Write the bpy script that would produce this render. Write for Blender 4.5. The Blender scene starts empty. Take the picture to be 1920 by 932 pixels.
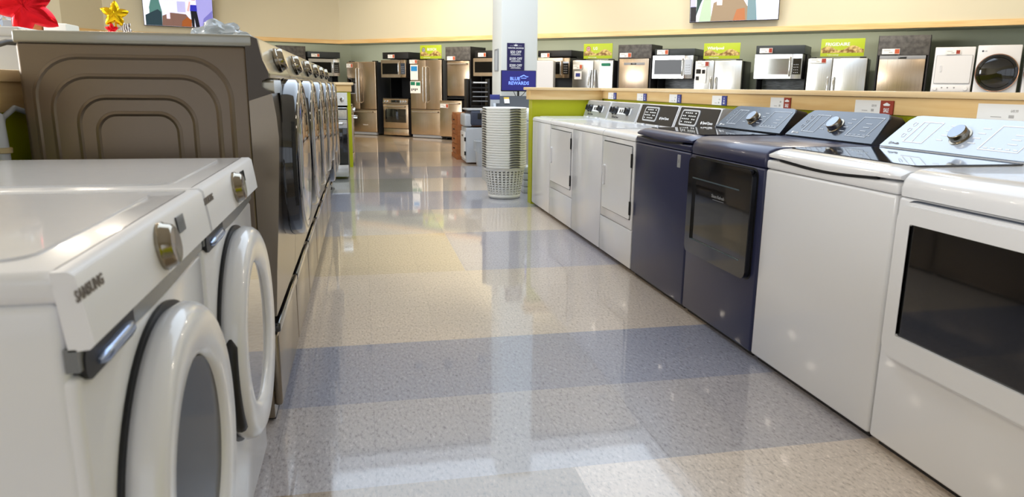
import bpy, bmesh, math, random
from math import sin, cos, pi, radians, sqrt
from mathutils import Vector, Matrix, noise
random.seed(7)
S = bpy.context.scene
COL = S.collection

# ------------------------------------------------------------ camera
CAMZ = 1.2
F_PX, PITCH, YAW, ROLL = 1342.02, 0.22241, 0.203294, 0.009613
fw = Vector((sin(YAW)*cos(PITCH), cos(YAW)*cos(PITCH), -sin(PITCH)))
rt = Vector((cos(YAW), -sin(YAW), 0)); up = rt.cross(fw)
r2 = cos(ROLL)*rt + sin(ROLL)*up; u2 = -sin(ROLL)*rt + cos(ROLL)*up
cd = bpy.data.cameras.new('camera'); cam = bpy.data.objects.new('camera', cd); COL.objects.link(cam)
cam.matrix_world = Matrix(((r2.x, u2.x, -fw.x, 0), (r2.y, u2.y, -fw.y, 0), (r2.z, u2.z, -fw.z, CAMZ), (0, 0, 0, 1)))
cd.sensor_width = 36; cd.lens = 36*F_PX/1920; cd.clip_start = 0.02; cd.clip_end = 200
cd.dof.use_dof = True; cd.dof.focus_distance = 4.6; cd.dof.aperture_fstop = 5.6
S.camera = cam
# ------------------------------------------------------------ world, exposure
W = bpy.data.worlds.new('world'); S.world = W; W.use_nodes = True
W.node_tree.nodes['Background'].inputs[0].default_value = (.75, .85, 1, 1)
W.node_tree.nodes['Background'].inputs[1].default_value = 1.0
S.view_settings.view_transform = 'Standard'; S.view_settings.look = 'None'
S.view_settings.exposure = 0.1; S.view_settings.gamma = 1; S.view_settings.use_curve_mapping = False
# ------------------------------------------------------------ lights
def area(name, loc, rot, sx, sy, power, col):
    l = bpy.data.lights.new(name, 'AREA'); l.shape = 'RECTANGLE'; l.size = sx; l.size_y = sy
    l.energy = power; l.color = col
    o = bpy.data.objects.new(name, l); COL.objects.link(o); o.location = loc; o.rotation_euler = rot
    return o
CEIL = 4.5
area('skylight_daylight', (1.9, 7.2, CEIL+.28), (0, 0, 0), 5.2, 6.8, 255, (.74, .865, 1.0))
area('front_window_warm_fill', (1.0, -3.98, 2.0), (radians(90), 0, 0), 9.0, 2.6, 12, (1.0, .78, .48))  # added warm fill at the unseen front window, not daylight
area('left_window_daylight', (-9.98, 4.0, 2.3), (radians(90), 0, radians(-90)), 10, 2.4, 720, (.96, .98, 1.0))
DOWN = [(-3.6, 12.6), (-6.5, 9), (-6.5, 3), (-3.4, 6), (6.5, 9.6), (6.4, 5), (9.6, 5.5), (-3.4, 10), (4.9, 11.4)]
for (x, y) in DOWN:
    l = bpy.data.lights.new('downlight', 'AREA'); l.shape = 'DISK'; l.size = .5; l.energy = 42; l.color = (1, .88, .72)
    o = bpy.data.objects.new('downlight', l); COL.objects.link(o); o.location = (x, y, CEIL-.05)
SPOT = [(.94, 14.05), (1.55, 14.0), (2.27, 14.11), (-.05, 15.35), (-2.2, 14.8), (4.2, 11.9), (6.2, 10.0), (8.0, 8.3)]
for (x, y) in SPOT:
    l = bpy.data.lights.new('wall_wash', 'SPOT'); l.energy = 150; l.color = (1, .86, .68); l.spot_size = radians(100); l.spot_blend = .8; l.shadow_soft_size = .06
    o = bpy.data.objects.new('wall_wash', l); COL.objects.link(o); o.location = (x, y, CEIL-.14)
    tgt = Vector((x+1.6, y+2.0, 1.3)); o.rotation_euler = (tgt-o.location).to_track_quat('-Z', 'Y').to_euler()

def strip(a, b, z, power):
    # added fill light, unseen behind the timber trim, brightening the back of the recess
    a = Vector(a); b = Vector(b); m = (a+b)/2; d = b-a
    o = area('recess_fill_light', (m.x, m.y, z), (0, 0, 0), d.length, .06, power, (1, .93, .80))
    n = Vector((-d.y, d.x, -abs(d.length)*.45)).normalized(); o.rotation_euler = n.to_track_quat('-Z', 'Y').to_euler()
    X = Vector((d.x, d.y, 0)).normalized(); Z = -n; Y = Z.cross(X)
    o.rotation_euler = Matrix((X, Y, Z)).transposed().to_euler()
for a, b in (((-.45, 18.78), (3.3, 15.45)), ((3.35, 15.41), (6.9, 12.26)), ((6.95, 12.21), (8.75, 10.62)), ((-5.1, 17.2), (-.65, 18.77))): strip(a, b, 2.13, 20*(Vector(b)-Vector(a)).length/4.7)

# ------------------------------------------------------------ materials
def lin(c):
    return tuple(((v/255)/12.92 if v/255 <= .04045 else ((v/255+.055)/1.055)**2.4) for v in c) + (1,)
MATS = {}
def mat(name, col, rough=.5, metal=0, spec=.5, coat=0, emit=None, es=1, trans=0, ior=1.45, alpha=1, var=.012, vs=30, bump=0, bs=200, crough=.05):
    if name in MATS: return MATS[name]
    m = bpy.data.materials.new(name); m.use_nodes = True; nt = m.node_tree; N = nt.nodes; L = nt.links
    b = N['Principled BSDF']; c = lin(col)
    b.inputs['Base Color'].default_value = c; b.inputs['Roughness'].default_value = rough
    b.inputs['Metallic'].default_value = metal; b.inputs['Specular IOR Level'].default_value = spec
    b.inputs['Coat Weight'].default_value = coat; b.inputs['Coat Roughness'].default_value = crough
    b.inputs['IOR'].default_value = ior; b.inputs['Transmission Weight'].default_value = trans
    b.inputs['Alpha'].default_value = alpha
    if emit: b.inputs['Emission Color'].default_value = lin(emit); b.inputs['Emission Strength'].default_value = es
    if var and not emit:
        tc = N.new('ShaderNodeTexCoord'); n = N.new('ShaderNodeTexNoise'); n.inputs['Scale'].default_value = vs; n.inputs['Detail'].default_value = 3
        mr = N.new('ShaderNodeMapRange'); mr.inputs[3].default_value = max(rough-var, .01); mr.inputs[4].default_value = rough+var
        L.new(tc.outputs['Object'], n.inputs['Vector']); L.new(n.outputs['Fac'], mr.inputs[0]); L.new(mr.outputs[0], b.inputs['Roughness'])
    if bump:
        tc = N.new('ShaderNodeTexCoord'); n = N.new('ShaderNodeTexNoise'); n.inputs['Scale'].default_value = bs
        bp = N.new('ShaderNodeBump'); bp.inputs['Strength'].default_value = bump; bp.inputs['Distance'].default_value = .002
        L.new(tc.outputs['Object'], n.inputs['Vector']); L.new(n.outputs['Fac'], bp.inputs['Height']); L.new(bp.outputs[0], b.inputs['Normal'])
    MATS[name] = m; return m
def noisemat(name, c1, c2, scale, rough=.5, stretch=(1, 1, 1), metal=0, spec=.5, detail=6, coat=0, bump=0, lo=.35, hi=.65, coord='Object'):
    m = bpy.data.materials.new(name); m.use_nodes = True; nt = m.node_tree; N = nt.nodes; L = nt.links; b = N['Principled BSDF']
    tc = N.new('ShaderNodeTexCoord'); mp = N.new('ShaderNodeMapping'); mp.inputs['Scale'].default_value = stretch
    n = N.new('ShaderNodeTexNoise'); n.inputs['Scale'].default_value = scale; n.inputs['Detail'].default_value = detail
    r = N.new('ShaderNodeValToRGB'); r.color_ramp.elements[0].position = lo; r.color_ramp.elements[1].position = hi
    r.color_ramp.elements[0].color = lin(c1); r.color_ramp.elements[1].color = lin(c2)
    L.new(tc.outputs[coord], mp.inputs[0]); L.new(mp.outputs[0], n.inputs['Vector']); L.new(n.outputs['Fac'], r.inputs[0]); L.new(r.outputs[0], b.inputs['Base Color'])
    b.inputs['Roughness'].default_value = rough; b.inputs['Metallic'].default_value = metal; b.inputs['Specular IOR Level'].default_value = spec; b.inputs['Coat Weight'].default_value = coat
    if bump:
        bp = N.new('ShaderNodeBump'); bp.inputs['Strength'].default_value = bump; bp.inputs['Distance'].default_value = .003
        L.new(n.outputs['Fac'], bp.inputs['Height']); L.new(bp.outputs[0], b.inputs['Normal'])
    MATS[name] = m; return m
def tilemat(name, c):
    """vinyl composition tile: speckled, with a polished wax coat"""
    m = bpy.data.materials.new(name); m.use_nodes = True; nt = m.node_tree; N = nt.nodes; L = nt.links; b = N['Principled BSDF']
    tc = N.new('ShaderNodeTexCoord')
    mp = N.new('ShaderNodeMapping'); mp.inputs['Scale'].default_value = (1, .4, 1); mp.inputs['Rotation'].default_value = (0, 0, .6)
    n = N.new('ShaderNodeTexNoise'); n.inputs['Scale'].default_value = 95; n.inputs['Detail'].default_value = 5; n.inputs['Roughness'].default_value = .7
    r = N.new('ShaderNodeValToRGB'); e = r.color_ramp.elements
    d = tuple(max(0, v-62) for v in c); h = tuple(min(255, v+40) for v in c)
    e[0].position = .3; e[0].color = lin(d); e[1].position = .72; e[1].color = lin(h)
    x = r.color_ramp.elements.new(.48); x.color = lin(c); x2 = r.color_ramp.elements.new(.56); x2.color = lin(c)
    L.new(tc.outputs['Object'], mp.inputs[0]); L.new(mp.outputs[0], n.inputs['Vector']); L.new(n.outputs['Fac'], r.inputs[0])
    # per-tile tone and thin seams on a 0.32 m grid
    br = N.new('ShaderNodeTexBrick'); br.offset = 0; br.inputs['Scale'].default_value = 1; br.inputs['Brick Width'].default_value = .32; br.inputs['Row Height'].default_value = .32
    br.inputs['Mortar Size'].default_value = .0012; br.inputs['Mortar Smooth'].default_value = .3
    br.inputs['Color1'].default_value = (1, 1, 1, 1); br.inputs['Color2'].default_value = (.94, .94, .95, 1); br.inputs['Mortar'].default_value = (.72, .72, .72, 1)
    L.new(tc.outputs['Object'], br.inputs['Vector'])
    mx = N.new('ShaderNodeMix'); mx.data_type = 'RGBA'; mx.blend_type = 'MULTIPLY'; mx.inputs[0].default_value = 1
    L.new(r.outputs[0], mx.inputs[6]); L.new(br.outputs[0], mx.inputs[7]); L.new(mx.outputs[2], b.inputs['Base Color'])
    b.inputs['Roughness'].default_value = .3; b.inputs['Specular IOR Level'].default_value = .5
    b.inputs['Coat Weight'].default_value = .9; b.inputs['Coat Roughness'].default_value = .045
    n2 = N.new('ShaderNodeTexNoise'); n2.inputs['Scale'].default_value = 9; n2.inputs['Detail'].default_value = 4
    L.new(tc.outputs['Object'], n2.inputs['Vector'])
    bp = N.new('ShaderNodeBump'); bp.inputs['Strength'].default_value = .014; bp.inputs['Distance'].default_value = .01
    L.new(n2.outputs['Fac'], bp.inputs['Height']); L.new(bp.outputs[0], b.inputs['Coat Normal'])
    return m

white = mat('white_enamel', (232, 232, 234), .22, spec=.5, coat=.5)
white2 = mat('white_plastic', (236, 236, 238), .35)
whitem = mat('white_matte', (225, 225, 222), .6)
navy = mat('navy_enamel', (44, 48, 80), .34, metal=.15, coat=.2)
navydk = mat('navy_dark', (24, 26, 38), .3)
graph = mat('graphite_steel', (112, 99, 85), .32, metal=.7)
graphlt = mat('graphite_light', (168, 160, 146), .25, metal=.7)
graphdk = mat('graphite_dark', (82, 72, 62), .25, metal=.6, coat=.3)
lidsil = mat('silver_lid', (152, 150, 140), .22, metal=.5, coat=.6)
chrome = mat('chrome', (225, 225, 225), .08, metal=1, var=.02)
black = mat('black_gloss', (10, 10, 12), .08, coat=1, var=.03)
blackm = mat('black_matte', (22, 22, 24), .45)
blacks = mat('black_satin', (34, 34, 37), .3)
glassdk = mat('dark_glass', (16, 15, 16), .04, spec=.6, coat=1, var=.02)
glassdr = mat('door_glass', (34, 30, 28), .04, metal=.1, spec=.8, coat=1, var=.02)
steel = noisemat('stainless', (190, 170, 147), (206, 186, 162), 3, .27, (60, 60, .6), metal=1, detail=3)
steell = noisemat('stainless_light', (206, 206, 204), (220, 220, 218), 3, .25, (60, 60, .6), metal=1, detail=3)
grey = mat('grey_plastic', (150, 152, 156), .4)
greyl = mat('light_grey_plastic', (188, 193, 200), .4)
greyd = mat('dark_grey_plastic', (62, 68, 80), .4)
stone = noisemat('grey_stone', (68, 66, 64), (98, 95, 92), 14, .5)
slate = noisemat('slate_tile', (70, 78, 84), (140, 150, 156), 8, .3, (1, 1, 9))
wood = noisemat('pine_board', (224, 184, 122), (238, 206, 148), 3.0, .42, (.5, .5, 7), coat=.15)
woodl = noisemat('pine_cap', (228, 196, 146), (238, 212, 168), 3.0, .38, (.5, .5, 8), coat=.2)
woodo = noisemat('oak_crate', (148, 84, 38), (176, 108, 54), 5, .5, (.6, .6, 6))
lime = mat('lime_paint', (178, 182, 14), .45)
limed = mat('sign_lime', (176, 196, 40), .4)
cream = mat('cream_paint', (216, 209, 184), .75, bump=.05, bs=90)
creamd = mat('ceiling_paint', (236, 232, 220), .8)
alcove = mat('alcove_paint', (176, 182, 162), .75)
pillarm = mat('pillar_paint', (226, 228, 224), .6)
ppl = mat('card_white', (240, 240, 238), .5)
red = mat('sale_red', (158, 58, 40), .5); blue = mat('card_blue', (58, 66, 140), .5); orange = mat('tag_orange', (196, 92, 56), .5)
green = mat('tag_green', (20, 120, 90), .5); skyb = mat('tag_sky', (40, 140, 210), .5)
ink = mat('ink', (60, 60, 62), .6); inkl = mat('ink_pale', (176, 174, 172), .6)
purple = mat('poster_navy', (38, 34, 84), .45)
inkw = mat('ink_white', (240, 240, 242), .5)
photo = noisemat('food_photo', (122, 84, 30), (214, 190, 120), 16, .5, lo=.4, hi=.6)
band = mat('grey_band', (122, 124, 124), .25, metal=.3)

# ------------------------------------------------------------ mesh builder
class MB:
    def __init__(s): s.v = []; s.f = []; s.m = []; s.mi = 0; s.M = Matrix.Identity(4)
    def add(s, vs, fs):
        k = len(s.v); s.v += [tuple(s.M @ Vector(p)) for p in vs]
        s.f += [tuple(i+k for i in f) for f in fs]; s.m += [s.mi]*len(fs); return s
    def bm(s, bm):
        bm.verts.index_update(); s.add([v.co.copy() for v in bm.verts], [[v.index for v in f.verts] for f in bm.faces]); bm.free(); return s
    def box(s, x0, x1, y0, y1, z0, z1, r=0, seg=2):
        b = bmesh.new(); bmesh.ops.create_cube(b, size=1)
        for v in b.verts: v.co = Vector(((x0+x1)/2+v.co.x*(x1-x0), (y0+y1)/2+v.co.y*(y1-y0), (z0+z1)/2+v.co.z*(z1-z0)))
        if r: bmesh.ops.bevel(b, geom=list(b.edges), offset=r, segments=seg, profile=.5, affect='EDGES')
        return s.bm(b)
    def prism(s, pts, axis, a, b):
        """closed 2-D outline swept along an axis; pts are the other two coordinates in order"""
        n = len(pts)
        def P(p, t): return (t, p[0], p[1]) if axis == 'x' else (p[0], t, p[1]) if axis == 'y' else (p[0], p[1], t)
        vs = [P(p, a) for p in pts]+[P(p, b) for p in pts]
        fs = [tuple(range(n)), tuple(range(2*n-1, n-1, -1))]+[(i, i+n, (i+1) % n+n, (i+1) % n) for i in range(n)]
        return s.add(vs, fs)
    def frame(s, outer, inner, axis, a, b):
        n = len(outer)
        def P(p, t): return (t, p[0], p[1]) if axis == 'x' else (p[0], t, p[1]) if axis == 'y' else (p[0], p[1], t)
        vs = [P(p, a) for p in outer]+[P(p, a) for p in inner]+[P(p, b) for p in outer]+[P(p, b) for p in inner]
        fs = []
        for i in range(n):
            j = (i+1) % n
            fs += [(i, j, n+j, n+i), (2*n+i, 3*n+i, 3*n+j, 2*n+j), (i, 2*n+i, 2*n+j, j), (n+i, n+j, 3*n+j, 3*n+i)]
        return s.add(vs, fs)
    def lathe(s, prof, c, axis='y', n=40, sx=1, sz=1):
        """profile of (radius, position along axis) spun about the axis through c"""
        vs = []; fs = []
        for (r, h) in prof:
            for k in range(n):
                a = 2*pi*k/n; u, w = r*cos(a)*sx, r*sin(a)*sz
                vs.append((c[0]+u, c[1]+h, c[2]+w) if axis == 'y' else (c[0]+u, c[1]+w, c[2]+h) if axis == 'z' else (c[0]+h, c[1]+u, c[2]+w))
        for i in range(len(prof)-1):
            for k in range(n):
                fs.append((i*n+k, i*n+(k+1) % n, (i+1)*n+(k+1) % n, (i+1)*n+k))
        if prof[0][0] > 1e-5 and not (len(prof) == 2 and prof[1][0] < 1e-5): fs.append(tuple(range(n)))
        if prof[-1][0] > 1e-5: fs.append(tuple(range((len(prof)-1)*n+n-1, (len(prof)-1)*n-1, -1)))
        return s.add(vs, fs)
    def tube(s, pts, r, n=10, caps=True):
        pts = [Vector(p) for p in pts]; vs = []; fs = []; pn = None
        for i, p in enumerate(pts):
            t = (pts[min(i+1, len(pts)-1)]-pts[max(i-1, 0)]).normalized()
            if pn is None: pn = t.orthogonal().normalized()
            pn = (pn-t*pn.dot(t)).normalized(); b = t.cross(pn); rr = r[i] if isinstance(r, (list, tuple)) else r
            for k in range(n): a = 2*pi*k/n; vs.append(p+(pn*cos(a)+b*sin(a))*rr)
        for i in range(len(pts)-1):
            for k in range(n): fs.append((i*n+k, i*n+(k+1) % n, (i+1)*n+(k+1) % n, (i+1)*n+k))
        if caps: fs += [tuple(range(n-1, -1, -1)), tuple(range((len(pts)-1)*n, len(pts)*n))]
        return s.add(vs, fs)
    def text(s, t, x, z, size, y=0, align='CENTER', ext=.0006, sx=1, bold=0):
        """lettering in the xz plane facing -y, baseline at z"""
        c = bpy.data.curves.new('t', 'FONT'); c.body = t; c.size = size; c.align_x = align; c.extrude = ext; c.offset = bold; c.resolution_u = 2
        o = bpy.data.objects.new('t', c); me = bpy.data.meshes.new_from_object(o)
        vs = [(x+v.co.x*sx, y-v.co.z, z+v.co.y) for v in me.vertices]; fs = [tuple(p.vertices) for p in me.polygons]
        s.add(vs, fs); bpy.data.objects.remove(o); bpy.data.meshes.remove(me); bpy.data.curves.remove(c); return s
    def obj(s, name, mats, parent=None, ang=40, loc=None):
        me = bpy.data.meshes.new(name); me.from_pydata(s.v, [], s.f)
        if not isinstance(mats, (list, tuple)): mats = [mats]
        for m in mats: me.materials.append(m)
        for p, k in zip(me.polygons, s.m): p.material_index = min(k, len(mats)-1)
        b = bmesh.new(); b.from_mesh(me); bmesh.ops.recalc_face_normals(b, faces=b.faces); b.to_mesh(me); b.free()
        for p in me.polygons: p.use_smooth = True
        me.set_sharp_from_angle(angle=radians(ang))
        o = bpy.data.objects.new(name, me); COL.objects.link(o)
        if parent: o.parent = parent
        if loc: o.location = loc
        return o
def rr(x0, x1, z0, z1, r, n=6):
    """rounded rectangle outline; r may be four radii from the lower left, anticlockwise"""
    R = r if isinstance(r, (list, tuple)) else (r,)*4; P = []
    for (cx, cz, a0, q) in ((x0+R[0], z0+R[0], pi, R[0]), (x1-R[1], z0+R[1], 1.5*pi, R[1]), (x1-R[2], z1-R[2], 0, R[2]), (x0+R[3], z1-R[3], .5*pi, R[3])):
        for k in range(n+1): a = a0+pi/2*k/n; P.append((cx+q*cos(a), cz+q*sin(a)))
    return P
def circ(cx, cz, r, n=48, sz=1): return [(cx+r*cos(2*pi*k/n), cz+r*sz*sin(2*pi*k/n)) for k in range(n)]
def B(x0, x1, y0, y1, z0, z1, r=0, seg=2): return MB().box(x0, x1, y0, y1, z0, z1, r, seg)
def tag(o, label=None, cat=None, group=None, kind=None):
    if label: o['label'] = label
    if cat: o['category'] = cat
    if group: o['group'] = group
    if kind: o['kind'] = kind
    return o
def thing(name, label, cat, loc=(0, 0, 0), rot=0, group=None):
    o = bpy.data.objects.new(name, None); COL.objects.link(o); o.empty_display_size = .1
    o.location = loc; o.rotation_euler = (0, 0, radians(rot)); return tag(o, label, cat, group)
def kids(o): return [c for c in bpy.data.objects if c.parent == o]
def copy_tree(o, parent=None):
    c = o.copy(); COL.objects.link(c); c.parent = parent
    for ch in kids(o): copy_tree(ch, c)
    return c
def dup(root, loc, rot, label, group=None):
    c = copy_tree(root); c.location = loc; c.rotation_euler = (0, 0, radians(rot)); c['label'] = label
    if group: c['group'] = group
    return c
def struct(name, mb, m, ang=40): return tag(mb.obj(name, m, None, ang), kind='structure')

# ------------------------------------------------------------ floor
XS = [-10, -4.5, -.66+.0, .63, 1.9, 4.5, 12]
rows = [(-4, .75, 'a'), (.75, 2.02, 'b'), (2.02, 2.63, 'c'), (2.63, 3.28, 'd'), (3.28, 4.59, 'e'), (4.59, 5.86, 'f'), (5.86, 7.05, 'g'), (7.05, 8.31, 'h'), (8.31, 9.54, 'i'), (9.54, 10.95, 'j'), (10.95, 13.48, 'k'), (13.48, 16.0, 'l'), (16.0, 22, 'm')]
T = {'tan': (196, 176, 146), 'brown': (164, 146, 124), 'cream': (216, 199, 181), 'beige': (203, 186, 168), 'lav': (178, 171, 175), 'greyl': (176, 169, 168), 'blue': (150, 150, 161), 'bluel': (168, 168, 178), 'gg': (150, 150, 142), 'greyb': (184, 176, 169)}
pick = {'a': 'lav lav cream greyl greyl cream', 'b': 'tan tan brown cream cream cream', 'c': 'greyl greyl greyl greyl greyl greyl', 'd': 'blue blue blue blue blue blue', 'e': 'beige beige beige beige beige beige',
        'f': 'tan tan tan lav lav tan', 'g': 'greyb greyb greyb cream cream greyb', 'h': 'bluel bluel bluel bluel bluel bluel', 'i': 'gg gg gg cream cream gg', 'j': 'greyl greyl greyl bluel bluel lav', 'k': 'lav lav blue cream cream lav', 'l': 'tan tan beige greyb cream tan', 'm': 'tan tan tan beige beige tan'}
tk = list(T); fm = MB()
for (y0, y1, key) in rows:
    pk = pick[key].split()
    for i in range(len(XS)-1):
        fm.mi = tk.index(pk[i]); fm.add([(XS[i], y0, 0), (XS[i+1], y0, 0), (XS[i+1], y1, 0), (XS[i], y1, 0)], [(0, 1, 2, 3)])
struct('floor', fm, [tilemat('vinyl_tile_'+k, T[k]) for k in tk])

# ------------------------------------------------------------ room shell
A1 = radians(41.6); D1 = Vector((cos(A1), -sin(A1), 0)); N1 = Vector((sin(A1), cos(A1), 0))    # N1 points away from the room
P0 = Vector((1.0, 17.4, 0))
def s1(s, z=0, out=0): p = P0+D1*s+N1*out; return (p.x, p.y, z)
CO = P0+D1*-2.005
A2 = radians(19.3); D2 = Vector((-cos(A2), -sin(A2), 0)); N2 = Vector((-sin(A2), cos(A2), 0))
def s2(t, z=0, out=0): p = CO+D2*t+N2*out; return (p.x, p.y, z)
Q = [Vector(s1(14.2)[:2]), Vector(s1(10.68)[:2]), Vector(CO[:2]), Vector(s2(5.04)[:2]), Vector((-5.75, 16.19)), Vector((-10, 14.72))]
Q[0] = Q[1]+Vector((cos(radians(44.5)), -sin(radians(44.5))))*4.2
def wall(name, a, b, z0, z1, m, th=.1):
    a = Vector(a[:2]); b = Vector(b[:2]); d = (b-a).normalized(); n = Vector((-d.y, d.x))*th
    mb = MB(); P = [a, b, b+n, a+n]
    mb.prism([(p.x, p.y) for p in P], 'z', z0, z1); return struct(name, mb, m)
# walls run so that the left-hand normal (thickness) points out of the room
TZ0, TZ1 = 2.185, 2.275
names = ['wall_right_end', 'wall_right_back', 'wall_left_back', 'wall_jog', 'wall_far_left']
for i, n in enumerate(names):
    a, b = Q[i], Q[i+1]
    d = (b-a).normalized(); outn = Vector((d.y, -d.x))
    mb = MB(); mb.prism([(p.x, p.y) for p in (a, a+outn*.08, b+outn*.08, b)], 'z', TZ1-.01, CEIL); struct(n, mb, cream)
    k = a-d*.001-outn*.03; l = b+d*.001-outn*.03
    mb = MB(); mb.prism([(p.x, p.y) for p in (k, k+outn*.13, l+outn*.13, l)], 'z', TZ0, TZ1)
    struct('trim_%d' % (i+1), mb, wood)
    # recess behind: soffit and back wall
    e0 = a+outn*1.05; e1 = b+outn*1.05
    mb = MB(); mb.prism([(p.x, p.y) for p in (a+outn*.1, e0-d*.6*(i > 0), e1+d*.6*(i < 4), b+outn*.1)], 'z', TZ0+.02+.003*i, TZ0+.07); struct('wall_soffit_'+n[5:], mb, alcove)
    mb = MB(); mb.prism([(p.x, p.y) for p in (e0-d*.62, e0-d*.62+outn*.1, e1+d*.62+outn*.1, e1+d*.62)], 'z', 0, TZ0+.07); struct('wall_recess_'+n[5:], mb, alcove)
RX = 12.0
e = Q[0]
wall('wall_right', (e.x, e.y), (e.x, -4), 0, CEIL, cream, .1)
# near wall and left wall with window openings
def wall_with_windows(name, a, b, holes, flip=1):
    a = Vector(a); b = Vector(b); L = (b-a).length; d = (b-a)/L; n = Vector((-d.y, d.x))*.12*flip
    mb = MB()
    def seg(s0, s1_, z0, z1):
        P = [a+d*s0, a+d*s1_, a+d*s1_+n, a+d*s0+n]; mb.prism([(p.x, p.y) for p in P], 'z', z0, z1)
    s = 0
    for (h0, h1, z0, z1) in holes:
        seg(s, h0, 0, CEIL); seg(h0, h1, 0, z0); seg(h0, h1, z1, CEIL); s = h1
    seg(s, L, 0, CEIL); return struct(name, mb, cream)
wall_with_windows('wall_near', (e.x, -4.0), (-10.0, -4.0), [(e.x-5.6, e.x+3.6, .6, 3.4)], 1)
wall_with_windows('wall_left', (-10.0, -4.0), (-10.0, 14.72), [(3, 13, 1.0, 3.5)], 1)
wf = MB()
for k in range(6): x = -3.6+k*9.2/5; wf.box(x-.03, x+.03, -4.1, -4.03, .6, 3.4)
wf.box(-3.6, 5.6, -4.1, -4.03, .6, .66); wf.box(-3.6, 5.6, -4.1, -4.03, 3.34, 3.4); struct('window_1', wf, greyd)
wf = MB()
for k in range(6): y = -1+k*2; wf.box(-10.1, -10.03, y-.03, y+.03, 1.0, 3.5)
wf.box(-10.1, -10.03, -1, 9, 1.0, 1.06); wf.box(-10.1, -10.03, -1, 9, 3.44, 3.5); struct('window_2', wf, greyd)
# ceiling with the skylight opening
cb = MB(); sx0, sx1, sy0, sy1 = -.8, 4.6, 3.7, 10.7; poly = [(e.x, -4), (-10, -4), (-10, 20), (e.x, 20)]
cb.box(-10.1, sx0, -4.1, 20, CEIL, CEIL+.1); cb.box(sx1, e.x+.1, -4.1, 20, CEIL, CEIL+.1); cb.box(sx0, sx1, -4.1, sy0, CEIL, CEIL+.1); cb.box(sx0, sx1, sy1, 20, CEIL, CEIL+.1)
struct('ceiling', cb, creamd)
sk = MB()
sk.box(sx0-.05, sx0, sy0, sy1, CEIL, CEIL+.3); sk.box(sx1, sx1+.05, sy0, sy1, CEIL, CEIL+.3); sk.box(sx0, sx1, sy0-.05, sy0, CEIL, CEIL+.3); sk.box(sx0, sx1, sy1, sy1+.05, CEIL, CEIL+.3)
struct('window_3', sk, white2)
# pillar
struct('wall_pillar', MB().box(1.79, 2.275, 9.5, 10.18, 0, CEIL, .012), pillarm)
# ceiling fittings seen only in reflections
lampm = mat('lamp_glow', (255, 214, 160), emit=(255, 214, 160), es=60)
f0 = None
for i, (x, y) in enumerate(SPOT):
    if f0 is None:
        f0 = thing('ceiling_spotlight', 'small round warm spotlight on the ceiling before the appliance wall', 'ceiling light', (x, y, CEIL), 0, 'ceiling spotlights washing the appliance wall')
        MB().lathe([(.07, 0), (.07, -.12), (.062, -.12), (.055, -.02)], (0, 0, 0), 'z', 24).obj('housing', blackm, f0)
        MB().lathe([(.055, -.035), (.0, -.035)], (0, 0, 0), 'z', 24).obj('lamp', lampm, f0)
    else:
        c = copy_tree(f0); c.location = (x, y, CEIL)

# ------------------------------------------------------------ half walls with timber caps
def half_wall(name, label, lime_boxes, fascia, cap):
    r = thing(name, label, 'half wall')
    m = MB()
    for b in lime_boxes: m.box(*b)
    m.obj('wall_panel', lime, r)
    m = MB()
    for b in fascia: m.box(*b, .003)
    m.obj('fascia', wood, r)
    m = MB()
    for b in cap: m.box(*b, .006)
    m.obj('cap', woodl, r)
    return r
FX = 2.43
half_wall('half_wall', 'lime green half wall with pine cap behind the right row of laundry machines',
          [(1.69, 2.45, 7.25, 7.40, 0, 1.075), (2.45, 2.58, -1.5, 7.40, 0, 1.085)],
          [(1.665, 2.43, 7.225, 7.42, 1.073, 1.168), (2.43, 2.60, -1.5, 7.42, 1.087, 1.168)],
          [(1.64, 2.62, 7.195, 7.45, 1.168, 1.196), (2.40, 2.64, -1.5, 7.195, 1.168, 1.196)])
half_wall('half_wall', 'pine capped lime green half wall behind the left graphite row, ending at the black glass range',
          [(-1.27, -1.13, 2.2, 11.0, 0, 1.105), (-1.27, -.175, 11.0, 11.14, 0, 1.105)],
          [(-1.285, -1.115, 2.2, 10.98, 1.105, 1.20), (-1.285, -.16, 10.98, 11.16, 1.105, 1.20)],
          [(-1.31, -1.09, 2.18, 10.95, 1.20, 1.238), (-1.31, -.13, 10.95, 11.19, 1.20, 1.238)])

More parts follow.
